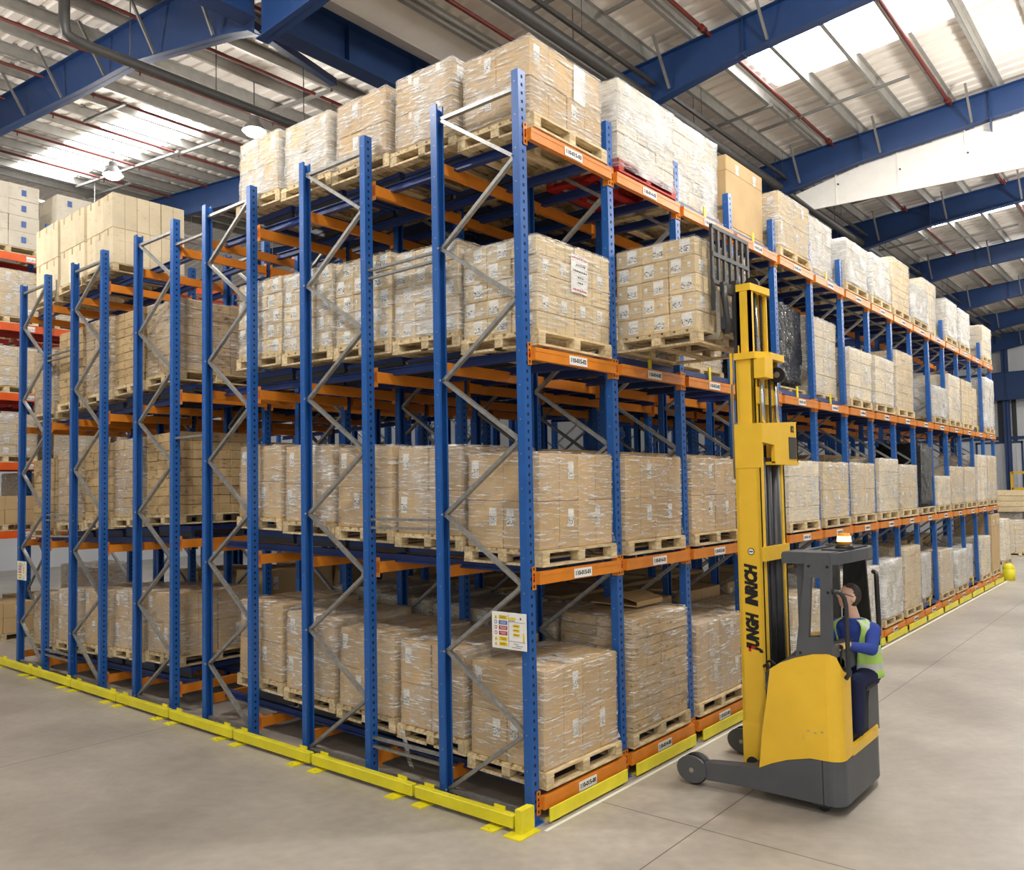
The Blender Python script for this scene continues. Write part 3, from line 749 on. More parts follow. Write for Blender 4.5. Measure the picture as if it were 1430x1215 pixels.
def pallet(loc, lab, detail=True, rz=0.0, tilt=0.0, grp='wooden pallets in the racks', pp=None):
    pp = pp or PP
    if detail:
        t = thing('wooden_pallet', lab, 'pallet', loc, 0, grp); t.rotation_euler = (tilt, 0, rz)
        link('top_deck', pp[0], t)
        for x in (-PW/2+.05, 0, PW/2-.05):
            for y in (-PD/2+.05, 0, PD/2-.05): link('block', pp[1], t, (x, y, .02))
        for y in (-PD/2+.05, 0, PD/2-.05): link('bottom_board', pp[2], t, (0, y, 0))
        for x in (-PW/2+.05, PW/2-.05): link('bottom_board', pp[3], t, (x, 0, 0))
    else:
        t = link('wooden_pallet', pp[4], None, loc, (tilt, 0, rz)); tag(t, lab, 'pallet', grp)
    return t
# ------------------------------------------------------------------ carton loads
def carton_mesh(sx, sy, sz, mat, tape='x'):
    b = MB(); b.box(-sx/2, sx/2, -sy/2, sy/2, 0, sz, bev=min(.006, sz*.05))
    if tape == 'x':
        b.box(-sx/2-.001, sx/2+.001, -.025, .025, sz-.0005, sz+.001, 1)
        b.box(-sx/2-.0012, -sx/2, -.025, .025, sz*.8, sz, 1); b.box(sx/2, sx/2+.0012, -.025, .025, sz*.8, sz, 1)
        b.box(-.002, .002, -sy/2-.0006, -sy/2, .004, sz-.004, 2)
    return b.mesh('carton', [mat, M['tape'], M['slotline']])
M['slotline'] = paint('carton_seam', (120, 94, 64), .8)
def label_mesh(w, h, face):
    b = MB()
    if face == 'x': b.box(-.0025, 0, -w/2, w/2, -h/2, h/2)
    elif face == 'y': b.box(-w/2, w/2, -.0025, 0, -h/2, h/2)
    else: b.box(-w/2, w/2, -h/2, h/2, 0, .0025)
    return b.mesh('shipping_label', [M['label']])
def wrap_mesh(w, d, h, z0, rough, seed, mat, top=True):
    """film hugging the load: gridded box skin pulled in and out"""
    rnd = random.Random(seed); b = MB(); bm = b.bm
    r = bmesh.ops.create_cube(bm, size=1.0)
    bmesh.ops.transform(bm, matrix=Matrix.Translation((0, 0, (h+z0)/2)) @ Matrix.Diagonal((w, d, h-z0, 1)), verts=bm.verts)
    bmesh.ops.bevel(bm, geom=list(bm.edges), offset=.02, segments=2, affect='EDGES')
    bmesh.ops.delete(bm, geom=[f for f in bm.faces if f.normal.z < -.9], context='FACES')
    bmesh.ops.subdivide_edges(bm, edges=[e for e in bm.edges if e.calc_length() > .25], cuts=9, use_grid_fill=True)
    from mathutils import noise
    o = Vector((rnd.random()*50, rnd.random()*50, rnd.random()*50))
    for v in bm.verts:
        n = noise.noise(Vector((v.co.x*6, v.co.y*6, v.co.z*9))+o)
        k = .006+.010*rough*max(0.0, n)+(.03*rough*max(0, noise.noise(Vector((v.co.x*9, v.co.y*9, 3))+o)) if v.co.z < z0+.09 else 0)
        if v.co.z < .012 and z0 < 0:      # film pulled down over the pallet
            v.co.x = math.copysign(PW/2+.006+k*.4, v.co.x) if abs(v.co.x) > w/2-.03 else v.co.x; v.co.y = math.copysign(PD/2+.006+k*.4, v.co.y) if abs(v.co.y) > d/2-.03 else v.co.y; continue
        c = Vector((v.co.x/(w/2), v.co.y/(d/2), 0)); 
        v.co += Vector((k if c.x > .95 else (-k if c.x < -.95 else 0), k if c.y > .95 else (-k if c.y < -.95 else 0), k if v.co.z > h-.03 else 0))
    for f in bm.faces: f.smooth = True
    return b.mesh('stretch_wrap', [mat])
PROTO = {}
def make_proto(key, nx, ny, nz, cs, mat, wrapm=None, labels='big', detail=True, gapj=.004, front=None, stagger=False, skirt=.004, topcut=0, seed=1, rough=1.0):
    """builds the parts (children) of one load; returns list of (name, mesh, loc, rot, children)"""
    rnd = random.Random(seed)
    sx, sy, sz = cs; parts = []
    cm = carton_mesh(sx-gapj, sy-gapj, sz-.003, mat)
    lx = {'big': label_mesh(.085, .155, 'x'), 'small': label_mesh(.11, .125, 'x'), 'none': None, 'few': label_mesh(.1, .14, 'x')}[labels]
    ly = {'big': label_mesh(.085, .155, 'y'), 'small': label_mesh(.085, .105, 'y'), 'none': None, 'few': label_mesh(.1, .14, 'y')}[labels]
    lm = {'small': label_mesh(.03, .045, 'x')}.get(labels)
    W, D, H = nx*sx, ny*sy, nz*sz
    merged = MB()
    for k in range(nz):
        for i in range(nx):
            for j in range(ny):
                if not (i == 0 or j == 0 or k == nz-1 or (detail and nx*ny*nz <= 12) or j == ny-1 and k >= nz-1): continue
                if k == nz-1 and topcut and rnd.random() < topcut: continue
                ox = (sx*.12 if k % 2 else -sx*.12) if stagger == 'y' else 0
                x = -W/2+sx*(i+.5); y = -D/2+sy*(j+.5); z = k*sz
                jx, jy = rnd.uniform(-.006, .006), rnd.uniform(-.006, .006)
                kids = []
                if lx is not None:
                    if labels == 'big':
                        if i == 0 and rnd.random() < .6: kids.append(('shipping_label', lx, (-sx/2+gapj/2-.001, rnd.choice((-.1, .1, .13)), sz*.66)))
                        if j == 0 and rnd.random() < .8: kids.append(('shipping_label', ly, (rnd.choice((-.18, .03, .17)), -sy/2+gapj/2-.001, sz*.64)))
                    elif labels == 'small':
                        if i == 0:
                            kids.append(('shipping_label', lx, (-sx/2+gapj/2-.001, (.06 if k % 2 else -.04), sz*.53)))
                            kids.append(('shipping_mark', lm, (-sx/2+gapj/2-.001, (-.08 if k % 2 else .1), sz*.5)))
                        if j == 0 and k in (1, 3) and labels == 'small': kids.append(('shipping_label', ly, (-.03, -sy/2+gapj/2-.001, sz*.5)))
                    elif rnd.random() < .35 and (i == 0 or j == 0):
                        if j == 0: kids.append(('shipping_label', ly, (0, -sy/2+gapj/2-.001, sz*.5)))
                        else: kids.append(('shipping_label', lx, (-sx/2+gapj/2-.001, 0, sz*.5)))
                if detail: parts.append(('carton', cm, (x+jx, y+jy, z), rnd.uniform(-.012, .012), kids))
                else:
                    merged.box(x-sx/2+gapj/2+jx, x+sx/2-gapj/2+jx, y-sy/2+gapj/2+jy, y+sy/2-gapj/2+jy, z+.002, z+sz, bev=.006)
                    for kd in kids[:1]: parts.append(('shipping_label', kd[1], (x+kd[2][0]+jx-.002, y+kd[2][1]+jy-.002, z+kd[2][2]), 0, []))
    if not detail: parts.insert(0, ('carton_pile', merged.mesh('carton_pile', [mat]), (0, 0, 0), 0, []))
    else:
        if nx*ny*nz > 12:
            core = MB(); core.box(-W/2+sx*.98, W/2-.012, -D/2+sy*.98, D/2-.012, .002, H-sz-.004 if nz > 1 else H-.01)
            parts.append(('inner_cartons', core.mesh('inner_cartons', [mat]), (0, 0, 0), 0, []))
    if wrapm is not None:
        parts.append(('stretch_wrap', wrap_mesh(W+.012, D+.012, H+.008, skirt, rough, seed, wrapm), (0, 0, 0), 0, []))
    PROTO[key] = (parts, H)
SLM = None
def load(key, loc, lab, hscale=1.0, rz=0.0, tilt=0.0, grp='loads in the racks', cat='carton stack'):
    parts, H = PROTO[key]
    t = thing('carton_stack', lab, cat, loc, 0, grp); t.rotation_euler = (tilt, 0, rz); t.scale = (1, 1, hscale)
    for nm, me, pl, r, kids in parts:
        o = link(nm, me, t, pl, (0, 0, r))
        if nm == 'inner_cartons': o['kind'] = 'stuff'
        for kn, km, kl in kids: link(kn, km, o, kl)
    return t
make_proto('large', 2, 2, 2, (.57, .428, .415), M['carton'], M['wrap'], 'big', seed=3)
make_proto('large_b', 2, 2, 2, (.57, .428, .415), M['carton'], M['wrap_mid'], 'big', seed=11)
make_proto('large_top', 2, 2, 2, (.57, .405, .385), M['carton'], M['wrap_mid'], 'big', seed=5, rough=1.3)
make_proto('large_white', 2, 2, 2, (.57, .405, .385), M['carton_pale'], M['wrap_dense'], 'big', seed=8, rough=1.4)
make_proto('small', 4, 3, 5, (.288, .298, .168), M['carton_pale'], M['wrap'], 'small', seed=4)
make_proto('small_b', 4, 3, 5, (.288, .298, .168), M['carton_pale'], M['wrap_mid'], 'small', seed=14)
make_proto('small_clear', 4, 3, 5, (.288, .298, .168), M['carton_pale'], M['wrap_clear'], 'small', seed=44)
make_proto('flat', 3, 3, 9, (.385, .298, .118), M['carton_print'], None, 'none', seed=6, gapj=.006)
make_proto('flat_b', 3, 3, 8, (.385, .298, .14), M['carton_print'], M['wrap'], 'none', seed=16, gapj=.006)
make_proto('slim', 2, 2, 11, (.565, .445, .098), M['carton_print'], M['wrap'], 'none', seed=7, gapj=.005)
make_proto('tallbox', 3, 3, 2, (.385, .305, .52), M['carton_bright'], None, 'none', seed=9, gapj=.006)
make_proto('mix', 3, 3, 6, (.385, .298, .165), M['carton_white'], M['wrap_dense'], 'few', seed=10, rough=1.2, skirt=-.11)
make_proto('mix_far', 2, 2, 4, (.575, .46, .23), M['carton_bright'], M['wrap_mid'], 'few', detail=False, seed=20)
make_proto('far_large', 2, 2, 2, (.57, .445, .42), M['carton_pale'], M['wrap_mid'], 'big', detail=False, seed=21)
make_proto('far_white', 3, 2, 5, (.385, .46, .2), M['carton_white'], M['wrap_dense'], 'few', detail=False, seed=22, rough=1.5)
make_proto('far_flat', 3, 3, 7, (.385, .298, .15), M['carton_pale'], M['wrap'], 'none', detail=False, seed=23, gapj=.006)
make_proto('dark_inner', 2, 2, 2, (.57, .445, .42), M['carton'], None, 'big', detail=False, seed=24)
DESC = {'large': 'film-wrapped stack of large plain cartons', 'large_b': 'film-wrapped stack of large plain cartons', 'large_top': 'film-wrapped stack of large plain cartons', 'large_white': 'whitish film-wrapped stack of large cartons',
        'small': 'film-wrapped stack of small labelled cartons', 'small_b': 'film-wrapped stack of small labelled cartons', 'flat': 'stack of flat printed cartons', 'flat_b': 'film-wrapped stack of flat cartons', 'slim': 'tall stack of slim flat cartons',
        'tallbox': 'unwrapped stack of upright pale cartons', 'mix': 'densely film-wrapped carton stack', 'mix_far': 'film-wrapped stack of medium cartons', 'far_large': 'film-wrapped stack of large cartons', 'far_white': 'whitish film-wrapped carton stack', 'far_flat': 'stack of flat brown cartons', 'dark_inner': 'stack of large cartons'}
STOPS = {(3, 2), (3, 3), (3, 5), (3, 10), (2, 1), (2, 2), (2, 4), (2, 5), (2, 13), (0, 9), (0, 12)}
def place(key, lv, i, k, total, block=1, detail=True, dx=0.0, dy=0.0, pp=None, where=None):
    if block == 1 and (lv, i) in STOPS: dy += .15
    """total: height of pallet + load above the lane"""
    z = lane_z(lv, k)+(.025 if block == 2 else .008 if (lv, i) in STOPS else 0)
    if block == 1: y = .38+.96*k; tl = TILT
    else: y = 10.53-1.0*k; tl = -TILT
    x = PU*i+.7+dx; y += dy
    kk = ['nearest the aisle', 'second from the aisle', 'third from the aisle', 'fourth from the aisle', 'fifth from the aisle'][k]
    if block == 1: w = ('near end lane, %s' % kk) if i == 0 else ('%s bay along aisle' % ORD[i] + ('' if k == 0 else ', %s' % ORD[k]+' deep'))
    else: w = 'rear block %s, %s' % ('end lane' if i == 0 else '%s lane' % ORD[i], ['rearmost', 'fourth past gap', 'third past gap', 'second past gap', 'nearest the gap'][k])
    pallet((x, y, z), 'pale wooden pallet under cartons, %s, %s' % (LEV[lv], w) if pp is None else 'red pallet under whitish wrapped cartons, %s, %s' % (LEV[lv], w), detail and (i < 4), random.uniform(-.006, .006), tl, pp=pp)
    if k > 0 and lv < 4:
        zr = LZ[lv]+.094+(.1*y/5.2 if block == 1 else .12*(11.17-y)/5.2); hc = z-.022-zr
        c = link('push_back_cart', CART, None, (PU*i+.7, y, zr)); c.scale = (1, 1, max(.02, hc)); tag(c, 'dark blue wheeled lane cart under pallet, %s, %s' % (LEV[lv], w), 'lane cart', 'push-back carts')
    H = PROTO[key][1]
    # the load rests on the tilted pallet
    return load(key, (x, y+math.sin(-tl)*PH, z+PH*math.cos(tl)+.001), '%s, %s, %s' % (DESC[key], LEV[lv], w), (total-PH)/H, random.uniform(-.006, .006), tl)
# near end lane, front block
for k in range(5):
    place('large_top' if k < 3 else 'large_white', 3, 0, k, (.86, .89, .87, .86, .88)[k])
    place('small' if k % 2 == 0 else 'small_b', 2, 0, k, (.99, 1.03, 1.06, 1.06, 1.05)[k])
    place('large_b' if k % 2 else 'large', 1, 0, k, 1.0)
    place('large' if k % 2 == 0 else 'large_b', 0, 0, k, (1.0, .97, .96, 1.0, 1.03)[k])
# near end lane, rear block
for k in range(5):
    if k < 3: place('tallbox', 3, 0, k, (1.39, 1.28, 1.23)[k], 2)
    place('flat' if k % 2 else 'flat_b', 2, 0, k, (1.2, 1.3, 1.28, 1.22, 1.13)[k], 2)
    place('flat' if k % 2 == 0 else 'flat_b', 1, 0, k, (1.3, 1.3, 1.3, 1.28, 1.26)[k], 2)
    place('large' if k % 2 == 0 else 'large_b', 0, 0, k, (.95, .96, .98, .98, .97)[k], 2)
# aisle face
place('mix', 3, 1, 0, .98, pp=PPR); place('mix', 3, 2, 0, 1.1)
pl = .96
for (i, key, tot) in ((4, 'far_large', .93), (5, 'far_white', .98), (6, 'far_white', .88), (7, 'far_white', .92), (8, 'far_flat', 1.14), (9, 'far_white', .85), (10, 'mix_far', 1.26), (11, 'far_white', 1.02), (12, 'far_white', 1.0), (14, 'mix_far', .98)):
    place(key, 3, i, 0, tot)
for (i, key, tot) in ((5, 'mix_far', 1.33), (6, 'mix_far', .99), (7, 'mix_far', 1.0), (8, 'far_flat', 1.27), (10, 'far_white', .82), (11, 'mix_far', 1.2), (12, 'far_flat', 1.2), (13, 'far_flat', 1.15), (14, 'far_white', 1.5)):
    place(key, 2, i, 0, tot)
place('small_b', 2, 2, 0, .42)
place('small', 2, 1, 1, .98); place('small_b', 2, 2, 1, 1.0)
for i in range(1, 15):
    if i == 9: continue
    key = 'large' if i < 3 else ('far_large', 'mix_far', 'far_large')[i % 3]
    place(key, 1, i, 0, {7: 1.1, 10: .78, 13: 1.32, 14: 1.32}.get(i, 1.0))
place('slim', 0, 1, 0, 1.26); place('large_b', 0, 2, 0, 1.02)
for (i, key, tot) in ((3, 'far_large', 1.0), (4, 'far_large', 1.0), (5, 'far_white', 1.15), (6, 'far_white', 1.12), (7, 'far_white', 1.15), (8, 'far_flat', 1.3), (9, 'far_white', 1.05), (10, 'far_large', 1.05), (11, 'far_white', .95), (12, 'far_white', .95), (13, 'mix_far', 1.1)):
    place(key, 0, i, 0, tot)
# deeper loads: some glimpsed between the front ones, others unseen, added to block light
for i in range(1, 5):
    for k in range(1, 5):
        place('dark_inner' if i > 1 else 'far_large', 0, i, k, 1.05, detail=False)
        if i < 3: place('dark_inner', 1, i, k, 1.0, detail=False)
        if i < 3: place('far_large', 3, i, k, .95, detail=False)
for i in range(5, 13):
    for lv in ((0, 1) if i > 6 else (0,)): place('dark_inner', lv, i, 1, 1.1, detail=False)
for i in range(3, 9): place('dark_inner', 3, i, 1, .9, detail=False)
for i in range(4, 9): place('dark_inner', 2, i, 1, .95, detail=False)
for i in (1, 2, 3):
    for lv in range(3):
        for k in ((2, 3, 4) if i == 1 else (3, 4)): place('dark_inner', lv, i, k, 1.15, 2, detail=False)
for i in range(1, 7):
    for k in (2, 3): place('dark_inner', 2, i, k, 1.0, detail=False)
    if i > 2:
        for k in (1, 2): place('dark_inner', 1, i, k, 1.0, detail=False)
# one big plain carton on the top level
def big_carton(loc, w, d, h, lab, tilt=0.0, mat='carton'):
    t = thing('large_carton', lab, 'carton', loc); t.rotation_euler = (tilt, 0, 0)
    b = MB(); b.box(-w/2, w/2, -d/2, d/2, 0, h, bev=.01); b.box(-w/2-.002, w/2+.002, -d/2-.002, d/2+.002, h*.78, h*.783, 1); b.build('carton_body', [M[mat], M['slotline']], t)
    p = MB(); p.box(-w/2, w/2, -.03, .03, h, h+.002); p.build('parcel_tape', M['tape'], t)
    for x in (-.25, .3): link('shipping_label', label_mesh(.09, .13, 'y'), t, (x, -d/2-.001, h*.86))
    return t
z = lane_z(3, 0)
pallet((PU*3+.7, .53, z), 'pale wooden pallet under one big plain carton, top level, fourth bay along aisle', True, 0, TILT)
big_carton((PU*3+.7, .53-.005, z+PH+.001), 1.14, .92, .93, 'single big plain brown carton on the top level, fourth bay along aisle', TILT)
z = lane_z(0, 0)
pallet((PU*14+.7, .38, z), 'wooden pallet under the tall brown carton, floor level, fifteenth bay', True, 0, TILT)
big_carton((PU*14+.72, .38-.005, z+PH+.001), 1.1, .9, 1.5, 'tall plain brown carton on the floor level at the far end bay', TILT)
# black wrapped loads
def black_load(i, lv, h, lab):
    z = lane_z(lv, 0); x = PU*i+.7
    yb = .53 if (lv, i) in STOPS else .38
    pallet((x, yb, z), 'wooden pallet under black wrapped load, %s, %s bay along aisle' % (LEV[lv], ORD[i]), i < 6, 0, TILT)
    t = thing('black_wrapped_load', lab, 'wrapped load', (x, yb, z+PH+.012)); t.rotation_euler = (TILT, 0, 0)
    b = MB(); bm = b.bm
    b.box(-.54, .54, -.43, .43, .0, h); bmesh.ops.bevel(bm, geom=list(bm.edges), offset=.06, segments=2, affect='EDGES')
    bmesh.ops.subdivide_edges(bm, edges=[e for e in bm.edges if e.calc_length() > .2], cuts=14, use_grid_fill=True)
    from mathutils import noise
    for v in bm.verts:
        n = noise.noise(Vector((v.co.x*5, v.co.y*5, v.co.z*3.5+i)))+.6*noise.noise(Vector((v.co.x*14, v.co.y*14, v.co.z*9+i)))
        c = Vector((v.co.x, v.co.y, (v.co.z-h/2)*.6)).normalized()
        v.co += Vector((c.x, c.y, max(c.z, 0) if v.co.z > .05 else 0))*(.035*n+.02)
    for f in bm.faces: f.smooth = True
    b.build('black_film_wrap', M['blackwrap'], t)
black_load(4, 2, 1.22, 'load in crinkled black film on the third level, fifth bay along aisle')
black_load(9, 1, 1.3, 'load in crinkled black film on the second level, tenth bay along aisle')
# opened carton with a raised flap on the tall slim stack
z = lane_z(0, 0)+1.26+.03
t = thing('open_carton', 'opened flat carton with raised flap on top of the tall slim stack', 'carton', (PU*1+.98, .5, z)); t.rotation_euler = (TILT, 0, 0)
b = MB(); b.box(-.27, .27, -.3, .3, 0, .012); b.box(-.27, .27, -.3, -.294, 0, .05); b.build('carton_tray', M['carton'], t)
b = MB(); b.prism([(-.3, .05), (-.02, .115), (-.02, .119), (-.3, .055)], 'x', -.27, .27); b.build('flap', M['carton'], t)
b = MB(); b.prism([(-.28, .015), (.3, .015), (.3, .02), (-.28, .02)], 'x', .1, .27); b.build('flap', M['carton'], t)
# paper notices fixed on loads
def sheet(loc, w, h, lab, rows, rot=0.0, blank=False):
    t = thing('paper_notice', lab, 'paper notice', loc); t.rotation_euler = (0, rot, 0)
    b = MB(); b.box(-w/2, w/2, -.002, 0, -h/2, h/2); b.build('paper_sheet', M['white'], t)
    if not blank:
        c = MB()
        for (z, a, e, mi) in rows: 
            x = a
            while x < e:
                l = random.uniform(.012, .035); c.box(x*w, min(x*w+l, e*w), -.003, -.002, z*h-.008, z*h+.008, mi); x += (l+.01)/w
        c.build('lettering', [M['ink'], M['red']], t)
z2 = lane_z(2, 0)
sheet((.76, -.088, z2+.73), .27, .36, 'white notice with black and red marks on the wrapped corner load', [(.42, -.45, .45, 1), (.24, -.2, .35, 0), (.08, -.4, .45, 0), (-.08, -.1, .25, 0), (-.22, -.1, .2, 0), (-.42, -.4, .45, 1)], .03)
z3 = lane_z(3, 0)
sheet((.9, -.042, z3+.66), .19, .36, 'blank white sheet stuck on the top level corner load', [], .04, True)
# loose film tails
def tail(pts, w, lab):
    b = MB(); bm = b.bm; prev = None
    for p in pts:
        a = bm.verts.new((p[0], p[1]-w/2, p[2])); c = bm.verts.new((p[0]+.006, p[1]+w/2, p[2]))
        if prev: bm.faces.new((prev[0], prev[1], c, a))
        prev = (a, c)
    bmesh.ops.solidify(bm, geom=list(bm.faces), thickness=.002)
    tag(b.build('loose_film', M['wrap_dense']), lab, 'loose film', 'loose film tails')
tail([(.11, 1.72, .47), (.085, 1.70, .45), (.07, 1.64, .36), (.06, 1.6, .25), (.07, 1.56, .14)], .07, 'crumpled film tail hanging below the lowest near end loads')
# ------------------------------------------------------------------ pallet rack across the far aisle (left background)
BY, BY2 = 14.0, 14.92
bx = [-1.36, 1.46, 4.28, 7.1]
pm = MB(); pm.box(-.05, .05, -.04, .04, 0, 8.6)
z = .1
while z < 8.5: pm.box(-.012, .012, -.0408, -.0392, z, z+.03, 1); z += .1
PM2 = pm.mesh('upright', [M['blue'], M['slot']])
br = MB(); zz = .15; s = 0
while zz < 8:
    a, b_ = (.04, BY2-BY-.04) if s % 2 == 0 else (BY2-BY-.04, .04)
    br.bar((0, a, zz), (0, b_, zz+.75), .03, .04, up=(1, 0, 0)); zz += .75; s += 1
BRM2 = br.mesh('bracing', [M['galv']])
for k, x in enumerate(bx):
    t = thing('upright_frame', 'blue upright frame of the red background rack, %s from the photo edge' % ORD[k], 'rack frame', (x, BY, 0), 0, 'frames of the background rack')
    link('upright', PM2, t); link('upright', PM2, t, (0, BY2-BY, 0)); link('bracing', BRM2, t)
    if k == 1:
        g = MB(); g.box(x-.07, x+.07, BY-.1, BY-.07, 0, .45, 0); g.box(x-.05, x-.01, BY-.102, BY-.1, .05, .42, 1); tag(g.build('post_protector', [M['black'], M['yellow']]), 'black and yellow protector at the background rack post foot', 'post guard')
BL = [2.11, 3.49, 4.9, 6.33, 7.78]
bw = bx[1]-bx[0]-.1
bm_ = MB(); bm_.box(0, bw, -.025, .025, -.075, .075); BB = bm_.mesh('beam_body', [M['redorange']]); BB1 = None
bm_ = MB(); bm_.box(0, bw, -.025, .025, -.075, .075); BBR = bm_.mesh('beam_body', [M['redbeam']])
bm_ = MB(); bm_.box(-.05, .0, -.09, -.082, -.12, .12); bm_.box(bw, bw+.05, -.09, -.082, -.12, .12); BCN = bm_.mesh('end_connector', [M['redorange']])
bm_ = MB(); bm_.box(-.09, .09, -.028, -.025, -.05, .05); BLM = bm_.mesh('location_label', [M['label']])
for k in range(3):
    for j, z in enumerate(BL):
        t = thing('load_beam', 'red-orange front beam of background rack, %s bay from photo edge, %s from the floor' % (ORD[k], ORD[j]), 'rack beam', (bx[k]+.05, BY+.04, z), 0, 'front beams of the background rack')
        link('beam_body', BB, t); link('end_connector', BCN, t)
        for x in (.75, 1.95): link('location_label', BLM, t, (x+.5, 0, 0))
        t = thing('load_beam', 'dark red rear beam of background rack, %s bay from photo edge, %s from the floor' % (ORD[k], ORD[j]), 'rack beam', (bx[k]+.05, BY2-.0, z), 0, 'rear beams of the background rack')
        link('beam_body', BBR, t)
make_proto('bg_box', 3, 2, 4, (.385, .47, .27), M['carton_pale'], M['wrap_mid'], 'few', detail=False, seed=31)
make_proto('bg_blue', 2, 2, 4, (.58, .47, .26), M['carton_white'], None, 'none', detail=False, seed=32)
make_proto('bg_low', 2, 2, 2, (.55, .45, .25), M['carton'], None, 'few', detail=False, seed=33)
DESC.update(bg_box='film-wrapped carton stack', bg_blue='stack of wide whitish cartons with blue labels', bg_low='low stack of plain brown cartons')
sh_ = MB(); sh_.box(0, bw, 0, .04, -.1, 0); sh_.box(0, bw, .96, 1.0, -.1, 0)
for q in range(12): sh_.box(.05+q*bw/12, .1+q*bw/12, .02, .98, -.03, 0)
SHELF2 = sh_.mesh('rack_shelf', [M['redbeam']])
bl_ = MB(); bl_.box(-.045, .045, -.003, 0, -.05, .05); BLUEL = bl_.mesh('blue_label', [M['signblue']])
for k in range(2):
    for s in range(2):
        x = bx[k]+.75+1.32*s
        for j, z in enumerate([0]+BL):
            zz = z+(.076 if j else 0.0)
            key = 'bg_blue' if (j == 5) else ('bg_low' if j in (0, 1) else 'bg_box')
            tot = {0: .75, 1: .7, 2: .98, 3: .95, 4: 1.1, 5: 1.45}[j]
            w = 'background rack, %s bay, %s side, %s' % (ORD[k], ['near', 'far'][s], ['on the floor', 'first beam', 'second beam', 'third beam', 'fourth beam', 'top beam'][j])
            pallet((x, BY+.48, zz), 'wooden pallet, '+w, False, random.uniform(-.02, .02), grp='pallets in the background rack')
            t = load(key, (x, BY+.48, zz+PH+.001), DESC[key]+', '+w, (tot-PH)/PROTO[key][1], random.uniform(-.03, .03), 0, 'loads in the background rack')
            if j == 5:
                for a in (-.32, .28):
                    for c in range(4): link('blue_label', BLUEL, t, (a, -.475, .13+.26*c))
for k in range(2):
    for s in range(2):
        x = bx[k]+.75+1.32*s
        for j, z in enumerate([0]+BL[:4]):
            w = 'behind background rack, %s bay, %s side, %s' % (ORD[k], ['near', 'far'][s], ['on the floor', 'first shelf', 'second shelf', 'third shelf', 'fourth shelf'][j])
            zz = z+(.076 if j else 0.0)
            if s == 0 and j:
                o = link('rack_shelf', SHELF2, None, (bx[k]+.05, 16.0, zz)); tag(o, 'steel mesh shelf behind the background rack, %s bay, %s' % (ORD[k], ORD[j]), 'shelf', 'shelves behind the background rack')
            pallet((x, 16.5, zz), 'wooden pallet '+w, False, 0, grp='pallets behind the background rack')
            load('bg_box' if (j+s) % 2 else 'bg_low', (x, 16.5, zz+PH+.001), DESC['bg_box' if (j+s) % 2 else 'bg_low']+' '+w, 1.0, 0, 0, 'loads behind the background rack')
# goods standing at the far end of the aisle, by the end wall
for q, (x, y, key, h) in enumerate(((26.5, 1.1, 'mix_far', 1.5), (28.0, 1.3, 'far_white', 1.2), (30.5, .9, 'far_flat', 1.3))):
    pallet((x, y, 0.0), 'wooden pallet on the floor past the racks, %s' % ORD[q], False, .1*q, grp='pallets past the racks')
    load(key, (x, y, PH+.001), '%s on the floor past the racks, %s from the aisle' % (DESC[key], ORD[q]), (h-PH)/PROTO[key][1], .1*q, 0, 'loads past the racks')
t = thing('timber_stack', 'wide low stack of pale boards on top of wrapped pallets by the far wall', 'board stack', (33.0, .9, 1.56))
for k in range(4):
    b = MB(); b.box(-1.2, 1.2, -1.3, 1.3, .21*k, .21*k+.2, bev=.01); b.build('board_bundle', M['carton_pale'], t)
for q, y in enumerate((.2, 1.5)):
    pallet((33.0, y, 0.0), 'wooden pallet under boards by the far wall, %s' % ['nearer', 'further'][q], False, 0, grp='pallets under boards')
    load('far_white', (33.0, y, PH+.001), 'white wrapped stack under the boards by the far wall, %s' % ['nearer', 'further'][q], 1.38/1.0, 0, 0, 'wrapped stacks under boards')
t = thing('safety_gate', 'yellow steel safety frame in front of the far wall', 'safety frame', (42.0, 1.9, 0))
for y in (-.9, -.3, .3, .9):
    b = MB(); b.box(-.05, .05, y-.06, y+.06, 0, 3.2); b.build('post', M['truck_yellow'], t)
b = MB()
for z in (1.2, 2.3, 3.1): b.box(-.05, .05, -.9, .9, z, z+.12)
b.build('crossbar', M['truck_yellow'], t)
# ------------------------------------------------------------------ light
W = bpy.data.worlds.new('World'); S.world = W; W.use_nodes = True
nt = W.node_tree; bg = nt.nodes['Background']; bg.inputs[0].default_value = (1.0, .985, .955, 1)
# sky brightened towards the camera side, added to light the rack faces from in front
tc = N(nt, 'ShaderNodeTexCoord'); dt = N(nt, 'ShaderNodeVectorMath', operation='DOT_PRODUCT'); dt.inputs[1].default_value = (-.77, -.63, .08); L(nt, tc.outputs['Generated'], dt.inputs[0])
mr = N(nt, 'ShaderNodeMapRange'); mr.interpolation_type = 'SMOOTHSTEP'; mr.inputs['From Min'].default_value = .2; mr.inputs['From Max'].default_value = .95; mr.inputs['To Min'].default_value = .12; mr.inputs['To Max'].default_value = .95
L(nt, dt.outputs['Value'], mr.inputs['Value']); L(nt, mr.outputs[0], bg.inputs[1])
# high-bay lamps of the aisle and the cross aisle (outside the frame, over the camera)
n = 0
for (x, y, z, pw) in ((-2.7, -4.6, 9.2, 700), (-2.7, 4.0, 9.1, 620), (-3.0, 11.0, 9.3, 620), (3.2, -3.3, 9.2, 620), (10.5, -3.6, 9.3, 620), (17.5, -3.8, 9.3, 620), (26, -3.8, 9.3, 620), (35, -4, 9.3, 620), (-9, -8, 9.3, 700)):
    lamp(x, y, z, 'bell lamp over the open aisle floor outside the racks, %s of its row' % ORD[n], pw); n += 1
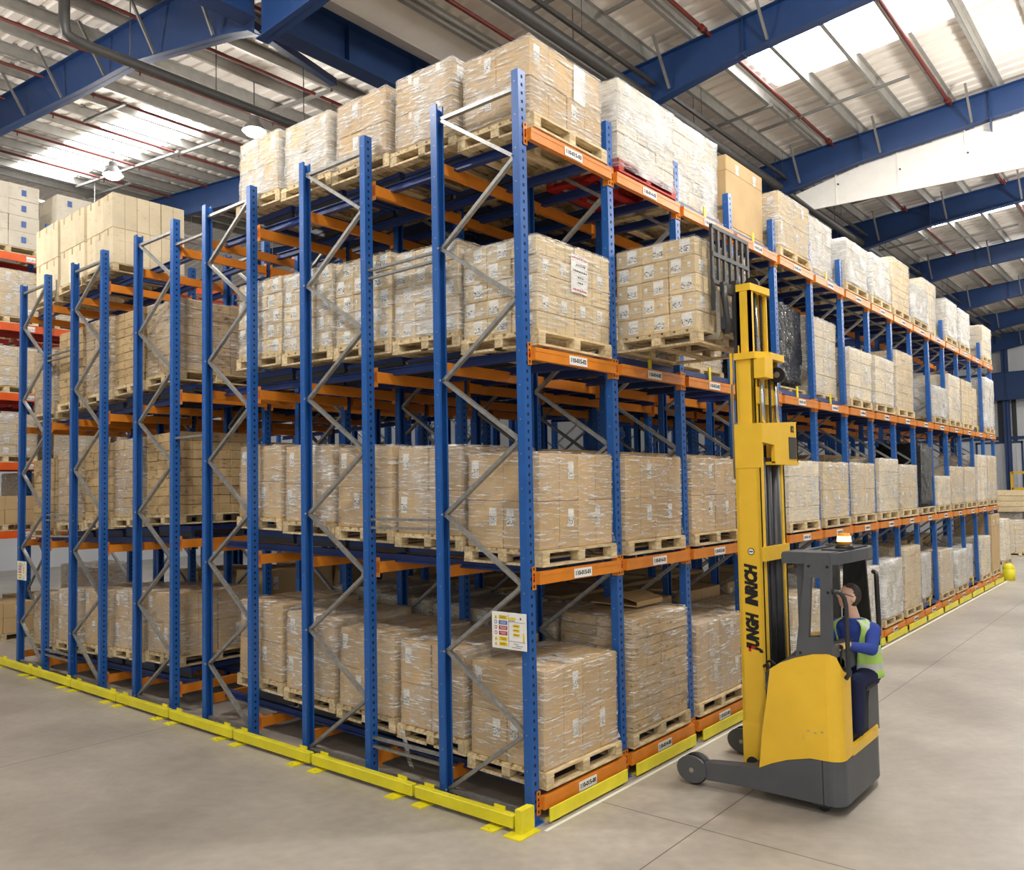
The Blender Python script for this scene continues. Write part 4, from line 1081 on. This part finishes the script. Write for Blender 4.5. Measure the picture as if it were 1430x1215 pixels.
# ------------------------------------------------------------------ reach truck
TY, TG, DK, BK = M['truck_yellow'], M['truck_grey'], M['dark'], M['black']
TR = thing('reach_truck', 'yellow and grey reach truck with raised mast facing the racks in the aisle', 'forklift', (2.235, -1.5, 0))
OFF = TR.location.copy()
def part(mb, name, mats, parent=None):
    return mb.build(name, mats, parent or TR, off=OFF)
xa, xb = 1.62, 2.86
def smooth_round(cx, cy, r, a0, a1, n=6):
    return [(cx+r*math.cos(math.radians(a0+(a1-a0)*k/n)), cy+r*math.sin(math.radians(a0+(a1-a0)*k/n))) for k in range(n+1)]
plan = [(xa, -1.3)] + smooth_round(xa+.12, -1.955, .12, 180, 270) + smooth_round(xb-.28, -1.795, .28, 270, 360) + [(xb, -1.3)]
b = MB(); planr = [(xa, -1.9)] + plan[1:-1] + [(xb, -1.9)]
b.prism(planr, 'z', .09, .466)
b.prism([(-1.24, .092), (-1.24, .288), (-1.34, .293), (-1.45, .352), (-1.6, .412), (-1.8, .46), (-1.905, .466), (-1.905, .09)], 'x', xa, xb)
chassis = part(b, 'chassis', TG)
# straddle legs
for sx, (x0, x1) in (('near', (1.625, 1.755)), ('far', (2.725, 2.855))):
    b = MB(); b.prism([(-1.26, .095), (-.82, .075), (-.74, .12), (-.74, .215), (-.82, .235), (-1.26, .283)], 'x', x0, x1)
    oct_ = [(-.655+.155*math.cos(a*PI/10), .147+.125*math.sin(a*PI/10)) for a in range(20)]
    b.prism(oct_, 'x', x0-.012, x0+.016); b.prism(oct_, 'x', x1-.016, x1+.012)
    b.cyl((x0-.016, -.655, .14), (x1+.016, -.655, .14), .022, seg=12, mi=1)
    leg = part(b, 'straddle_leg', [TG, M['steel']])
    wv = MB(); wv.cyl((x0+.022, -.655, .14), (x1-.022, -.655, .14), .1395, seg=32); wv.cyl((x0+.018, -.655, .14), (x1-.018, -.655, .14), .08, seg=20, mi=1)
    part(wv, 'load_wheel', [BK, M['steel']], leg)
b = MB(); b.box(xa+.06, xa+.2, -1.93, -1.8, .05, .1); b.cyl((xa+.09, -1.87, .04), (xa+.17, -1.87, .04), .04, seg=16, mi=1); part(b, 'stabiliser_castor', [DK, BK])
b = MB(); b.cyl((2.3, -1.85, .11), (2.42, -1.85, .11), .11, seg=24); part(b, 'drive_wheel', BK)
# yellow body panels
side = [(-1.335, .295), (-1.45, .355), (-1.6, .415), (-1.8, .465), (-1.96, .468), (-1.96, 1.372), (-1.85, 1.36), (-1.7, 1.315), (-1.56, 1.255), (-1.463, 1.19), (-1.42, .9), (-1.37, .6)]
b = MB(); b.prism(side, 'x', xa-.004, xa+.04)
b.strip([(xa-.004, -1.955, .468, 1.373), (xa+.003, -2.0, .468, 1.372), (xa+.03, -2.045, .469, 1.35), (xa+.06, -2.066, .47, 1.28), (xa+.1, -2.078, .472, 1.225), (xa+.17, -2.08, .476, 1.2), (xa+.27, -2.08, .482, 1.17)], .03)
b.prism([(x, z) for x, z in ((.0, .0),)]*0 or [(-1.75, .62), (-1.752, .62), (-1.752, .66), (-1.75, .66)], 'x', xa-.006, xa-.004, 1)
for y0, z0 in ((-1.79, .70), (-1.85, .69), (-1.91, .705)): b.box(xa-.0055, xa-.004, y0-.014, y0+.01, z0-.005, z0+.005, 1)
panel = part(b, 'side_panel', [TY, M['steel']])
b = MB(); b.prism([(y, z) for y, z in side if y > -1.8]+[(-1.7, .46)], 'x', xb-.04, xb+.004); part(b, 'side_panel', TY)
b = MB(); b.box(xa+.04, 1.9, -2.02, -1.55, .46, 1.16); b.box(xa+.04, xb-.04, -1.72, -1.4, .3, 1.15); part(b, 'battery_box', DK)
b = MB(); b.prism([(-1.40, 1.0), (-1.475, 1.2), (-1.58, 1.275), (-1.72, 1.335), (-1.86, 1.385), (-1.97, 1.395), (-1.97, 1.15), (-1.6, 1.0)], 'x', xa+.02, 2.42)
b.prism([(-1.45, 1.17), (-1.7, 1.42), (-1.74, 1.42), (-1.74, 1.2)], 'x', 1.85, 2.4); part(b, 'hood', TG)
b = MB(); b.box(1.9, 2.62, -2.06, -1.72, .46, .485); b.box(2.6, 2.8, -1.93, -1.72, .46, .485); part(b, 'cab_floor', DK)
sp_ = [(xa+.27, -2.082)] + [(xb-.28, -2.078)] + smooth_round(xb-.28, -1.795, .283, 270, 345, 8)
b = MB(); b.strip([(x, y, .468, .545) for x, y in sp_], .045); part(b, 'entry_sill', TY)
# overhead guard
b = MB(); X0, X1 = 1.638, 1.69
outer = lambda z: (-1.69-(z-1.31)/(2.215-1.31)*.125, -2.022)
def pz(z0, z1, ya0, ya1, yb0, yb1): b.prism([(ya0, z0), (yb0, z0), (yb1, z1), (ya1, z1)], 'x', X0, X1)
pz(1.30, 1.50, -1.69, -1.718, -2.012, -2.016)
pz(1.50, 2.02, -1.718, -1.79, -1.815, -1.852); pz(1.50, 2.02, -1.918, -1.935, -2.016, -2.024)
pz(2.02, 2.235, -1.79, -1.812, -2.024, -2.028)
for y, z in ((-1.84, 2.12), (-2.0, 2.12), (-1.74, 1.36), (-1.99, 1.36), (-2.0, 1.9)): b.cyl((X0-.006, y, z), (X0+.002, y, z), .012, seg=10, mi=1)
guard_o = part(b, 'overhead_guard_pillar', [TG, BK])
b = MB(); b.box(1.72, 1.76, -1.76, -1.70, 1.3, 2.16); b.box(2.74, 2.80, -1.72, -1.62, 1.15, 2.16); part(b, 'overhead_guard_pillar', TG)
rim = [(1.648, -1.60), (1.648, -2.02), (1.72, -2.07), (2.0, -2.10), (2.4, -2.115), (2.62, -2.09), (2.76, -2.03), (2.80, -1.9), (2.80, -1.60)]
b = MB(); b.strip([(x, y, 2.135, 2.235) for x, y in rim], .04); b.box(1.655, 2.79, -1.64, -1.59, 2.14, 2.22)
for y in (-1.72, -1.82, -1.92, -2.0): b.box(1.68, 2.77, y-.022, y+.022, 2.165, 2.215)
b.box(1.66, 1.95, -2.02, -1.61, 2.2, 2.238)
roof = part(b, 'overhead_guard_roof', TG)
b = MB(); b.box(1.9, 2.5, -2.06, -1.86, 2.236, 2.25); part(b, 'beacon_tray', DK)
b = MB(); b.cyl((2.1, -2.0, 2.25), (2.1, -2.0, 2.285), .085, .06, seg=20); bcn = part(b, 'beacon_base', DK)
b = MB(); b.cyl((2.1, -2.0, 2.285), (2.1, -2.0, 2.385), .062, .05, seg=20); b.cyl((2.1, -2.0, 2.31), (2.1, -2.0, 2.36), .064, .058, seg=20, mi=1); part(b, 'beacon_lens', [M['amber'], M['beaconglow']], bcn)
# rear post behind the driver, grab handles
b = MB(); b.prism([(-1.70, 1.0), (-1.755, 2.14), (-1.96, 2.14), (-2.0, 1.3), (-2.0, 1.0)], 'x', 2.80, 2.835); part(b, 'rear_screen', BK)
b = MB(); b.tube([(2.79, -2.04, 1.98), (2.66, -2.10, 1.985), (2.60, -2.12, 1.96), (2.585, -2.125, 1.9), (2.6, -2.125, 1.5), (2.63, -2.1, 1.1)], .022, 10); part(b, 'grab_handle', BK)
b = MB(); b.tube([(1.67, -2.02, 1.905), (1.69, -2.05, 1.905), (1.71, -2.085, 1.89), (1.725, -2.105, 1.85), (1.735, -2.115, 1.78), (1.74, -2.115, 1.2), (1.74, -2.09, 1.16)], .02, 10); part(b, 'grab_handle', DK)
# seat
b = MB(); b.prism([(2.47, .49), (2.80, .49), (2.80, .92), (2.55, .92), (2.50, .8)], 'y', -2.035, -1.76); part(b, 'seat_pedestal', TG)
b = MB(); b.box(2.36, 2.80, -2.06, -1.74, .9, .985, bev=.03); part(b, 'seat_cushion', BK)
b = MB(); b.box(2.70, 2.79, -2.04, -1.76, .985, 1.42, bev=.03); part(b, 'seat_backrest', BK)
# control console
b = MB(); b.prism([(1.9, 1.1), (2.08, 1.1), (2.08, 1.24), (1.98, 1.3), (1.9, 1.3)], 'y', -1.97, -1.72); b.box(1.80, 2.02, -2.06, -1.95, 1.12, 1.2, bev=.02)
b.tube([(1.98, -1.96, 1.2), (1.98, -1.965, 1.3), (1.985, -1.97, 1.37)], .016, 8); b.sphere((1.985, -1.97, 1.375), .026)
b.cyl((2.05, -1.72, 1.3), (2.05, -1.72, 1.42), .02, seg=10); b.cyl((2.05, -1.72, 1.42), (2.05, -1.72, 1.445), .09, seg=20); part(b, 'control_console', BK)
# mast
MX0, MX1 = 1.92, 2.52
def channel(b, x, dirn, y0, y1, z0, z1, fl_, t=.03, mi=0):
    """C channel: web at x, flanges towards dirn"""
    b.box(min(x, x+dirn*t), max(x, x+dirn*t), y0, y1, z0, z1, mi)
    b.box(min(x, x+dirn*fl_), max(x, x+dirn*fl_), y0, y0+.03, z0, z1, mi)
    b.box(min(x, x+dirn*fl_), max(x, x+dirn*fl_), y1-.03, y1, z0, z1, mi)
b = MB()
channel(b, MX0, 1, -1.30, -1.055, .17, 3.42, .10); channel(b, MX1, -1, -1.30, -1.055, .17, 3.42, .08)
b.box(MX0, MX1, -1.33, -1.30, 2.115, 2.25)           # lower cross tie
b.box(MX0, MX1, -1.30, -1.10, .17, .32)
b.box(MX0-.004, MX0+.02, -1.33, -1.05, .165, .6)
b.cyl((MX0-.012, -1.14, .22), (MX0+.002, -1.14, .22), .06, seg=20, mi=1)
mast = part(b, 'outer_mast', [TY, DK])
b = MB()   # crosshead plate at the top of the outer mast
b.prism([(MX0-.004, 3.42), (2.80, 3.475), (2.80, 3.045), (2.28, 3.045), (2.20, 3.045), (2.20, 3.22), (MX0-.004, 3.24)], 'y', -1.34, -1.305)
b.box(MX0-.006, MX0+.03, -1.33, -1.06, 3.0, 3.425); b.box(2.2, 2.80, -1.345, -1.16, 3.03, 3.06); b.box(2.77, 2.80, -1.34, -1.16, 3.04, 3.47)
b.box(2.56, 2.75, -1.346, -1.34, 3.09, 3.31, 1)
ch = part(b, 'mast_crosshead', [TY, M['pipe']])
tm = text_mesh('82', .09, 'number', M['ink'], bold=.002); link('number', tm, ch, (2.66-OFF.x, -1.3425-OFF.y, 3.39), (PI/2, 0, 0))
b = MB(); channel(b, 1.965, 1, -1.255, -1.075, 2.2, 4.09, .08); channel(b, 2.475, -1, -1.255, -1.075, 2.2, 4.09, .06)
b.prism([(1.93, -1.07), (2.53, -1.07), (2.53, -1.3), (2.44, -1.37), (2.10, -1.37), (1.93, -1.28)], 'z', 4.05, 4.115); b.box(2.0, 2.45, -1.27, -1.24, 3.62, 3.78)
b.box(1.96, 2.15, -1.37, -1.26, 3.86, 4.05)
part(b, 'middle_mast', TY)
b = MB(); channel(b, 2.005, 1, -1.225, -1.085, 3.4, 4.79, .07); channel(b, 2.435, -1, -1.225, -1.085, 3.4, 4.79, .05)
b.prism([(2.0, -1.08), (2.44, -1.08), (2.44, -1.23), (2.40, -1.26), (2.0, -1.23)], 'z', 4.73, 4.8)
b.box(2.0, 2.44, -1.1, -1.085, 4.0, 4.2)
part(b, 'inner_mast', TY)
b = MB(); b.box(2.0, 2.04, -1.075, -1.045, 3.45, 4.76); b.box(2.4, 2.44, -1.075, -1.045, 3.45, 4.76); part(b, 'carriage_channel', DK)
b = MB(); b.box(1.925, 1.95, -1.05, -1.03, 3.43, 4.12); part(b, 'cable_guide', TY)
b = MB()
for x in (2.06, 2.40): b.cyl((x, -1.29, 3.3), (x, -1.29, 4.05), .026, seg=14)
b.cyl((2.25, -1.17, 3.6), (2.25, -1.17, 4.73), .022, seg=14); part(b, 'lift_ram', M['chrome'])
b = MB()
for x, r in ((2.10, .032), (2.38, .055), (2.24, .03)): b.cyl((x, -1.25, .3), (x, -1.25, 3.1), r, seg=16)
b.cyl((2.25, -1.17, 3.4), (2.25, -1.17, 4.3), .032, seg=14); part(b, 'lift_cylinder', DK)
b = MB()
for x, z0, z1, y in ((2.17, 3.5, 4.72, -1.2), (2.31, 3.5, 4.72, -1.2), (2.2, 3.3, 4.02, -1.31), (2.3, .5, 3.2, -1.2), (2.17, .5, 3.2, -1.2)):
    z = z0
    while z < z1: b.box(x-.022, x+.022, y-.006, y+.006, z, z+.018); b.box(x-.012, x+.012, y-.008, y+.008, z+.018, z+.03); z += .03
part(b, 'lift_chain', BK)
b = MB(); b.cyl((2.34, -1.33, 3.92), (2.40, -1.33, 3.92), .075, seg=24); b.cyl((2.335, -1.33, 3.92), (2.345, -1.33, 3.92), .03, seg=16, mi=1)
b.cyl((2.2, -1.15, 4.83), (2.26, -1.15, 4.83), .07, seg=24); part(b, 'chain_pulley', [BK, M['steel']])
# lettering on the mast, read upwards
rot = Matrix(((0, 0, -1), (0, 1, 0), (1, 0, 0)))
rotm = Matrix((Vector((0, 0, 1)), Vector((0, 1, 0)), Vector((-1, 0, 0)))).transposed()   # text right = +z, text up = +y, face -x
for s, zc, wz in (('JUNGH', 1.445, .37), ('INRICH', 1.88, .40)):
    tm = text_mesh(s, .155, 'lettering', M['ink'], shear=.25, bold=.011)
    xs = [v.co.x for v in tm.vertices]; wd = max(xs)-min(xs)
    o = link('lettering', tm, mast, (MX0-.0025-OFF.x, -1.185-OFF.y, zc)); o.rotation_euler = rotm.to_euler(); o.scale = (wz/wd, 1, 1)
b = MB(); b.box(MX0-.0045, MX0-.0038, -1.16, -1.135, 1.262, 1.315); b.box(MX0-.0045, MX0-.0038, -1.2, -1.14, 1.29, 1.315); part(b, 'red_mark', M['red'], mast)
b = MB(); b.cyl((MX0-.003, -1.19, 2.205), (MX0, -1.19, 2.205), .034, seg=24, mi=1); b.cyl((MX0-.004, -1.19, 2.205), (MX0-.003, -1.19, 2.205), .027, seg=24); b.box(MX0-.005, MX0-.004, -1.21, -1.17, 2.2, 2.21, 1)
part(b, 'warning_disc', [M['white'], M['ink']], mast)
b = MB(); b.tube([(1.915, -1.28, 1.14), (1.88, -1.33, 1.17), (1.86, -1.36, 1.14), (1.88, -1.38, 1.1), (1.93, -1.36, 1.1)], .014, 8); b.tube([(1.93, -1.3, 1.18), (1.9, -1.36, 1.2), (1.9, -1.42, 1.15)], .012, 8); part(b, 'hydraulic_hose', BK)
b = MB(); b.tube([(1.96, -1.05, 3.95), (1.93, -1.045, 3.8), (1.915, -1.045, 3.3), (1.915, -1.05, 2.9)], .01, 8); part(b, 'hydraulic_hose', M['conduit'])
# fork carriage
b = MB(); b.box(1.78, 2.42, -1.06, -1.02, 4.34, 4.46); b.box(1.78, 2.42, -1.06, -1.02, 4.70, 4.80); b.box(2.02, 2.10, -1.08, -1.03, 4.3, 4.85); b.box(2.3, 2.4, -1.08, -1.03, 4.3, 4.85)
b.tube([(1.82, -1.04, 4.76), (1.8, -1.06, 4.62), (1.84, -1.06, 4.42), (1.84, -1.05, 4.3)], .03, 10)
car = part(b, 'fork_carriage', DK)
for x in (1.82, 2.34):
    b = MB(); b.prism([(-1.02, 4.72), (-.985, 4.72), (-.98, 4.33), (-.965, 4.305), (-.93, 4.30), (-.12, 4.285), (-.12, 4.27), (-.95, 4.255), (-1.0, 4.27), (-1.02, 4.32)], 'x', x-.05, x+.05); part(b, 'fork', M['steel'], car)
b = MB(); z0, z1 = 4.78, 5.36
for k in range(7):
    x = 1.70+.135*k; b.box(x-.022, x+.022, -1.0, -.975, z0 if k not in (0, 6) else 4.52 if k == 0 else 4.75, z1-(.04 if k in (0, 6) else 0))
for z in (z0, 5.05, z1-.04): b.box(1.69, 2.52, -1.004, -.97, z, z+.04)
part(b, 'load_backrest', DK, car)
# lifted load on the forks
pallet((2.1, -.455, 4.195), 'pale wooden pallet raised on the forks of the reach truck', True, 0, 0)
load('small_clear', (2.1, -.455, 4.195+PH+.001), 'film-wrapped stack of small labelled cartons raised on the truck forks', (5.225-4.195-PH)/PROTO['small_clear'][1], 0, 0)

# ------------------------------------------------------------------ driver
def skin_mat():
    m, nt, b = newmat('skin'); b.inputs['Base Color'].default_value = lin(226, 178, 152); b.inputs['Roughness'].default_value = .5
    tc = N(nt, 'ShaderNodeTexCoord'); no = N(nt, 'ShaderNodeTexNoise'); no.inputs['Scale'].default_value = 14; L(nt, tc.outputs['Object'], no.inputs['Vector'])
    cr = N(nt, 'ShaderNodeValToRGB'); cr.color_ramp.elements[0].color = lin(222, 170, 146); cr.color_ramp.elements[1].color = lin(242, 204, 182); L(nt, no.outputs['Fac'], cr.inputs[0]); L(nt, cr.outputs[0], b.inputs['Base Color'])
    return m
M['skin'] = skin_mat()
M['hair'] = paint('short_dark_hair', (66, 56, 50), .7, var=.2, scale=40)
M['jumper'] = paint('blue_jumper', (48, 72, 158), .85, var=.12, scale=9, bump=.3)
M['navy'] = paint('navy_trousers', (30, 37, 74), .85, var=.12, scale=9, bump=.3)
M['lime'] = paint('lime_vest', (188, 232, 118), .7, var=.08, scale=8, bump=.2)
M['silver'] = paint('reflective_tape', (206, 210, 212), .35, var=.05)
M['glove'] = paint('tan_glove', (226, 188, 110), .75, var=.2, scale=20)
DL = Vector((2.45, -1.96, .49))
DRV = thing('person', 'truck driver in blue jumper and lime vest, seated and looking up at the load', 'person', DL)
fV = Vector((-.96, .28, 0)).normalized(); lV = Vector((0, 0, 1)).cross(fV)
def caps(mb, pts):
    """tapered limb through (point, radius) pairs"""
    for (p, r) in pts: mb.sphere(p, r, seg=14)
    for (p, r), (q, s) in zip(pts[:-1], pts[1:]): mb.cyl(p, q, r, s, seg=14)
def rings(mb, rows, n=24):
    """closed torso from (centre, half width sideways, half depth) rows"""
    R = []
    for c, a, d in rows:
        c = Vector(c); R.append([mb.bm.verts.new(c+lV*(a*math.sin(2*PI*k/n))+fV*(d*math.cos(2*PI*k/n))) for k in range(n)])
    for A, B in zip(R[:-1], R[1:]):
        for k in range(n): mb.bm.faces.new((A[k], A[(k+1) % n], B[(k+1) % n], B[k]))
    mb.bm.faces.new(list(reversed(R[0]))); mb.bm.faces.new(R[-1])
def fuse(mb, name, mat, voxel, parent, smooth=2, loc=DL):
    bmesh.ops.recalc_face_normals(mb.bm, faces=mb.bm.faces)
    bmesh.ops.translate(mb.bm, vec=-Vector(loc), verts=mb.bm.verts)
    me = mb.mesh(name, mat); o = bpy.data.objects.new(name, me); COL.objects.link(o)
    m = o.modifiers.new('r', 'REMESH'); m.mode = 'VOXEL'; m.voxel_size = voxel
    s = o.modifiers.new('s', 'SMOOTH'); s.iterations = smooth; s.factor = .5
    dg = bpy.context.evaluated_depsgraph_get(); me2 = bpy.data.meshes.new_from_object(o.evaluated_get(dg))
    o.modifiers.clear(); o.data = me2; me2.name = name
    if not me2.materials: me2.materials.append(mat)
    for p in me2.polygons: p.use_smooth = True
    o.parent = parent
    return o
HIP = Vector((2.57, -1.965, 1.06)); SH = Vector((2.46, -1.95, 1.50)); NK = Vector((2.445, -1.945, 1.58))
Lsh = SH+lV*.185+Vector((0, 0, -.02)); Rsh = SH-lV*.185+Vector((0, 0, -.02))
Lel = Vector((2.27, -2.15, 1.33)); Lwr = Vector((2.06, -2.00, 1.385)); Rel = Vector((2.33, -1.69, 1.30)); Rwr = Vector((2.14, -1.715, 1.44))
Lhp = HIP+lV*.095; Rhp = HIP-lV*.095
Lkn = Vector((2.25, -2.02, 1.035)); Rkn = Vector((2.20, -1.85, 1.03)); Lan = Vector((2.28, -2.0, .58)); Ran = Vector((2.2, -1.83, .58))
HC = Vector((2.40, -1.93, 1.775))
hf = Vector((-.56, .76, .34)).normalized(); hl = Vector((0, 0, 1)).cross(hf).normalized(); hu = hf.cross(hl).normalized()
def head(mb):
    r = bmesh.ops.create_uvsphere(mb.bm, u_segments=48, v_segments=36, radius=1.0)
    g = lambda a, c, w: math.exp(-((a-c)/w)**2)
    for v in r['verts']:
        f, l, z = v.co.x, v.co.y, v.co.z
        ff, ll, zz = f*.098, l*.077, z*.122
        if z < 0:
            t = min(1, -z); ll *= 1-.28*t*t; ff *= (1-.10*t) if f > 0 else (1-.42*t)
        if f > 0:
            fr = max(0, f)
            ff += .026*g(ll, 0, .013)*g(zz, -.022, .022)*fr + .012*g(ll, 0, .010)*g(zz, .008, .022)*fr
            ff += .007*g(zz, .034, .012)*fr*g(ll, 0, .05)
            ff -= .012*(g(ll, .032, .015)+g(ll, -.032, .015))*g(zz, .012, .013)
            ff += .006*g(ll, 0, .022)*g(zz, -.062, .006)+.006*g(ll, 0, .02)*g(zz, -.076, .006)-.004*g(ll, 0, .026)*g(zz, -.069, .003)
            ff += .012*g(ll, 0, .024)*g(zz, -.104, .016)
        v.co = HC+hf*ff+hl*ll+hu*zz
    for s in (-1, 1):
        c = HC+hl*(s*.078)-hf*.012-hu*.008
        q = bmesh.ops.create_uvsphere(mb.bm, u_segments=16, v_segments=12, radius=1.0)
        for v in q['verts']:
            f, l, z = v.co; v.co = c+hf*(f*.019-.006*abs(z))+hl*(s*(.010*l+.006*max(0, -f)))+hu*(z*.033)
def hand(mb, wr, d, up, s, r=1.0, grip=1.0):
    """palm and five fingers: wrist, finger direction, back-of-hand normal, side (+1: thumb to up x d)"""
    d = d.normalized(); up = (up-d*up.dot(d)).normalized(); sd = up.cross(d)*s
    pal = wr+d*.045
    for a in (-.028, -.01, .01, .028): caps(mb, [(wr+d*.008+sd*a*.7, .015*r), (wr+d*.088+sd*a, .012*r)])
    for a, ln in ((.031, .9), (.0105, 1.05), (-.0105, 1.0), (-.031, .78)):
        p = wr+d*.09+sd*a; ang = 0; pts = [(p, .0098*r)]
        for sl, ba in ((.038, 48), (.026, 62), (.02, 45)):
            ang += math.radians(ba)*grip; p = p+(d*math.cos(ang)-up*math.sin(ang))*sl*ln; pts.append((p, (.0092 if sl > .02 else .0078)*r))
        caps(mb, pts)
    p0 = wr+d*.025+sd*.03-up*.006; p1 = p0+(d*.55+sd*.6-up*.5).normalized()*.042; p2 = p1+(d*.75-up*.65-sd*.1).normalized()*.032
    caps(mb, [(p0, .014*r), (p1, .011*r), (p2, .009*r)])
lhd, lhu = Vector((-.75, .55, -.12)), Vector((-.2, -.25, 1)); rhd, rhu = Vector((-.6, .3, .1)), Vector((0, -.3, 1))
b = MB(); head(b)
caps(b, [(HC-hu*.07-hf*.02, .056), (NK, .058), (SH+Vector((0, 0, .02)), .07)])
rings(b, [(HIP, .14, .10), (HIP.lerp(SH, .4), .13, .09), (HIP.lerp(SH, .8), .15, .09), (SH, .12, .07)])
for a, e, w_, hd, hu_, sgn in ((Lsh, Lel, Lwr, lhd, lhu, -1), (Rsh, Rel, Rwr, rhd, rhu, 1)):
    caps(b, [(a, .045), (e, .034), (w_, .026)]); hand(b, w_, hd, hu_, sgn, .85)
for h, k, a in ((Lhp, Lkn, Lan), (Rhp, Rkn, Ran)):
    caps(b, [(h, .075), (k, .048), (a, .034)]); caps(b, [(a-Vector((0, 0, .03)), .03), (a+Vector((-.1, .03, -.045)), .024)])
fuse(b, 'body', M['skin'], .0055, DRV, 2)
# clothing
b = MB(); rings(b, [(HIP+Vector((0, 0, -.03)), .165, .125), (HIP.lerp(SH, .35), .165, .122), (HIP.lerp(SH, .7), .185, .122), (HIP.lerp(SH, .92), .18, .105), (SH+Vector((0, 0, .035)), .11, .08), (NK+Vector((0, 0, .0)), .072, .07)])
for a, e, w_ in ((Lsh, Lel, Lwr), (Rsh, Rel, Rwr)): caps(b, [(SH.lerp(a, .55), .085), (a, .074), (a.lerp(e, .5), .062), (e, .056), (e.lerp(w_, .85), .04)])
fuse(b, 'jumper', M['jumper'], .011, DRV, 3)
b = MB(); rings(b, [(HIP+Vector((0, 0, -.09)), .15, .12), (HIP, .17, .128), (HIP+Vector((0, 0, .06)), .165, .125)])
for h, k, a in ((Lhp, Lkn, Lan), (Rhp, Rkn, Ran)): caps(b, [(h, .098), (h.lerp(k, .5), .088), (k, .07), (k.lerp(a, .5), .066), (a, .056)])
fuse(b, 'trousers', M['navy'], .011, DRV, 3)
for a, s in ((Lan, 1), (Ran, -1)):
    b = MB(); caps(b, [(a+Vector((.01, 0, -.03)), .044), (a+Vector((-.11, .03, -.05)), .036)]); b.box(a.x-.15, a.x+.05, a.y-.04, a.y+.055, .487, .512)
    fuse(b, 'shoe', BK, .008, DRV, 3)
for w_, hd, hu_, sgn in ((Lwr, lhd, lhu, -1), (Rwr, rhd, rhu, 1)):
    b = MB(); hand(b, w_, hd, hu_, sgn, 1.12); caps(b, [(w_-hd.normalized()*.02, .033), (w_+hd.normalized()*.01, .03)])
    fuse(b, 'glove', M['glove'], .004, DRV, 1)
# high-visibility vest: open front, arm holes, silver bands
b = MB(); bm = b.bm; nu = 44
rows = []
PRF = [(-.06, .205, .165), (.03, .205, .166), (.1, .205, .165), (.17, .205, .164), (.24, .206, .162), (.32, .206, .16), (.4, .208, .16), (.48, .21, .16), (.56, .214, .16), (.64, .22, .158), (.72, .228, .155), (.8, .236, .15), (.88, .24, .143), (.95, .238, .134), (1.01, .228, .124), (1.06, .21, .114), (1.105, .182, .103), (1.14, .15, .094), (1.17, .118, .088)]
for t, w_, dp in PRF: rows.append((t, HIP.lerp(SH, t), w_, dp))
G = []
for t, c, w_, dp in rows:
    a0 = math.radians(13+22*max(0, min(1.17, t)))
    G.append([bm.verts.new(c+lV*(w_*math.sin(a0+(2*PI-2*a0)*k/nu))+fV*(dp*math.cos(a0+(2*PI-2*a0)*k/nu))) for k in range(nu+1)])
for r in range(len(G)-1):
    t = (rows[r][0]+rows[r+1][0])/2
    for k in range(nu):
        a0 = math.radians(13+22*max(0, min(1.17, t))); u = math.degrees(a0+(2*PI-2*a0)*(k+.5)/nu)
        hw = 0 if t < .62 or t > 1.0 else (20 if t < .7 else 30)
        if abs(u-90) < hw or abs(u-270) < hw: continue
        f = bm.faces.new((G[r][k], G[r][k+1], G[r+1][k+1], G[r+1][k])); f.smooth = True
        band = .08 < t < .22 or .44 < t < .58
        strap = t > .58 and (46 < u < 60 or 300 < u < 314 or 128 < u < 146 or 214 < u < 232 or (t > .98 and (60 <= u <= 128 or 232 <= u <= 300) and abs(u-90) > 0 and 75 < (u if u < 180 else 360-u) < 110))
        f.material_index = 1 if band or strap else 0
bmesh.ops.recalc_face_normals(bm, faces=bm.faces)
bmesh.ops.solidify(bm, geom=list(bm.faces), thickness=.006)
for v in bm.verts:
    from mathutils import noise as _n
    v.co += (v.co-HIP.lerp(SH, .5)).normalized()*.006*_n.noise(v.co*14)
b.build('hi_vis_vest', [M['lime'], M['silver']], DRV, off=DL)
# hair: cap over the back and top of the head
b = MB(); r = bmesh.ops.create_uvsphere(b.bm, u_segments=40, v_segments=28, radius=1.0)
kill = []
for v in r['verts']:
    f, l, z = v.co.x, v.co.y, v.co.z
    gz = -.2 if z < 0 else (-.15+.67*z if z < .6 else .74)
    if not (f < gz and z > -.55): kill.append(v)
    k = 1.07
    ll, ff, zz = l*.077*k, f*.098*k, z*.122*1.06
    if z < 0: ll *= 1-.28*z*z; ff *= 1-.30*(-z)
    v.co = HC+hf*ff+hl*ll+hu*zz
bmesh.ops.delete(b.bm, geom=kill, context='VERTS')
bmesh.ops.solidify(b.bm, geom=list(b.bm.faces), thickness=.012)
for f in b.bm.faces: f.smooth = True
b.build('hair', M['hair'], DRV, off=DL)
b = MB()
for s in (-1, 1):
    c = HC+hf*.094+hl*(s*.033)+hu*.012
    b.tube([c+hl*(.024*math.cos(2*PI*k/16))+hu*(.017*math.sin(2*PI*k/16)) for k in range(17)], .0032, 6)
    b.tube([c+hl*(s*.025), c+hl*(s*.04)-hf*.02, HC+hl*(s*.084)-hf*.01+hu*.012], .0034, 6)
b.tube([HC+hf*.105+hl*.01+hu*.014, HC+hf*.105-hl*.01+hu*.014], .002, 6)
b.build('spectacles', DK, DRV, off=DL)
b = MB()
for s in (-1, 1):
    c = HC+hf*.078+hl*(s*.032)+hu*.012; b.sphere(c, .0125, seg=14); b.sphere(c+hf*.0075, .0068, seg=10, mi=1)
b.build('eyes', [M['white'], M['ink']], DRV, off=DL)
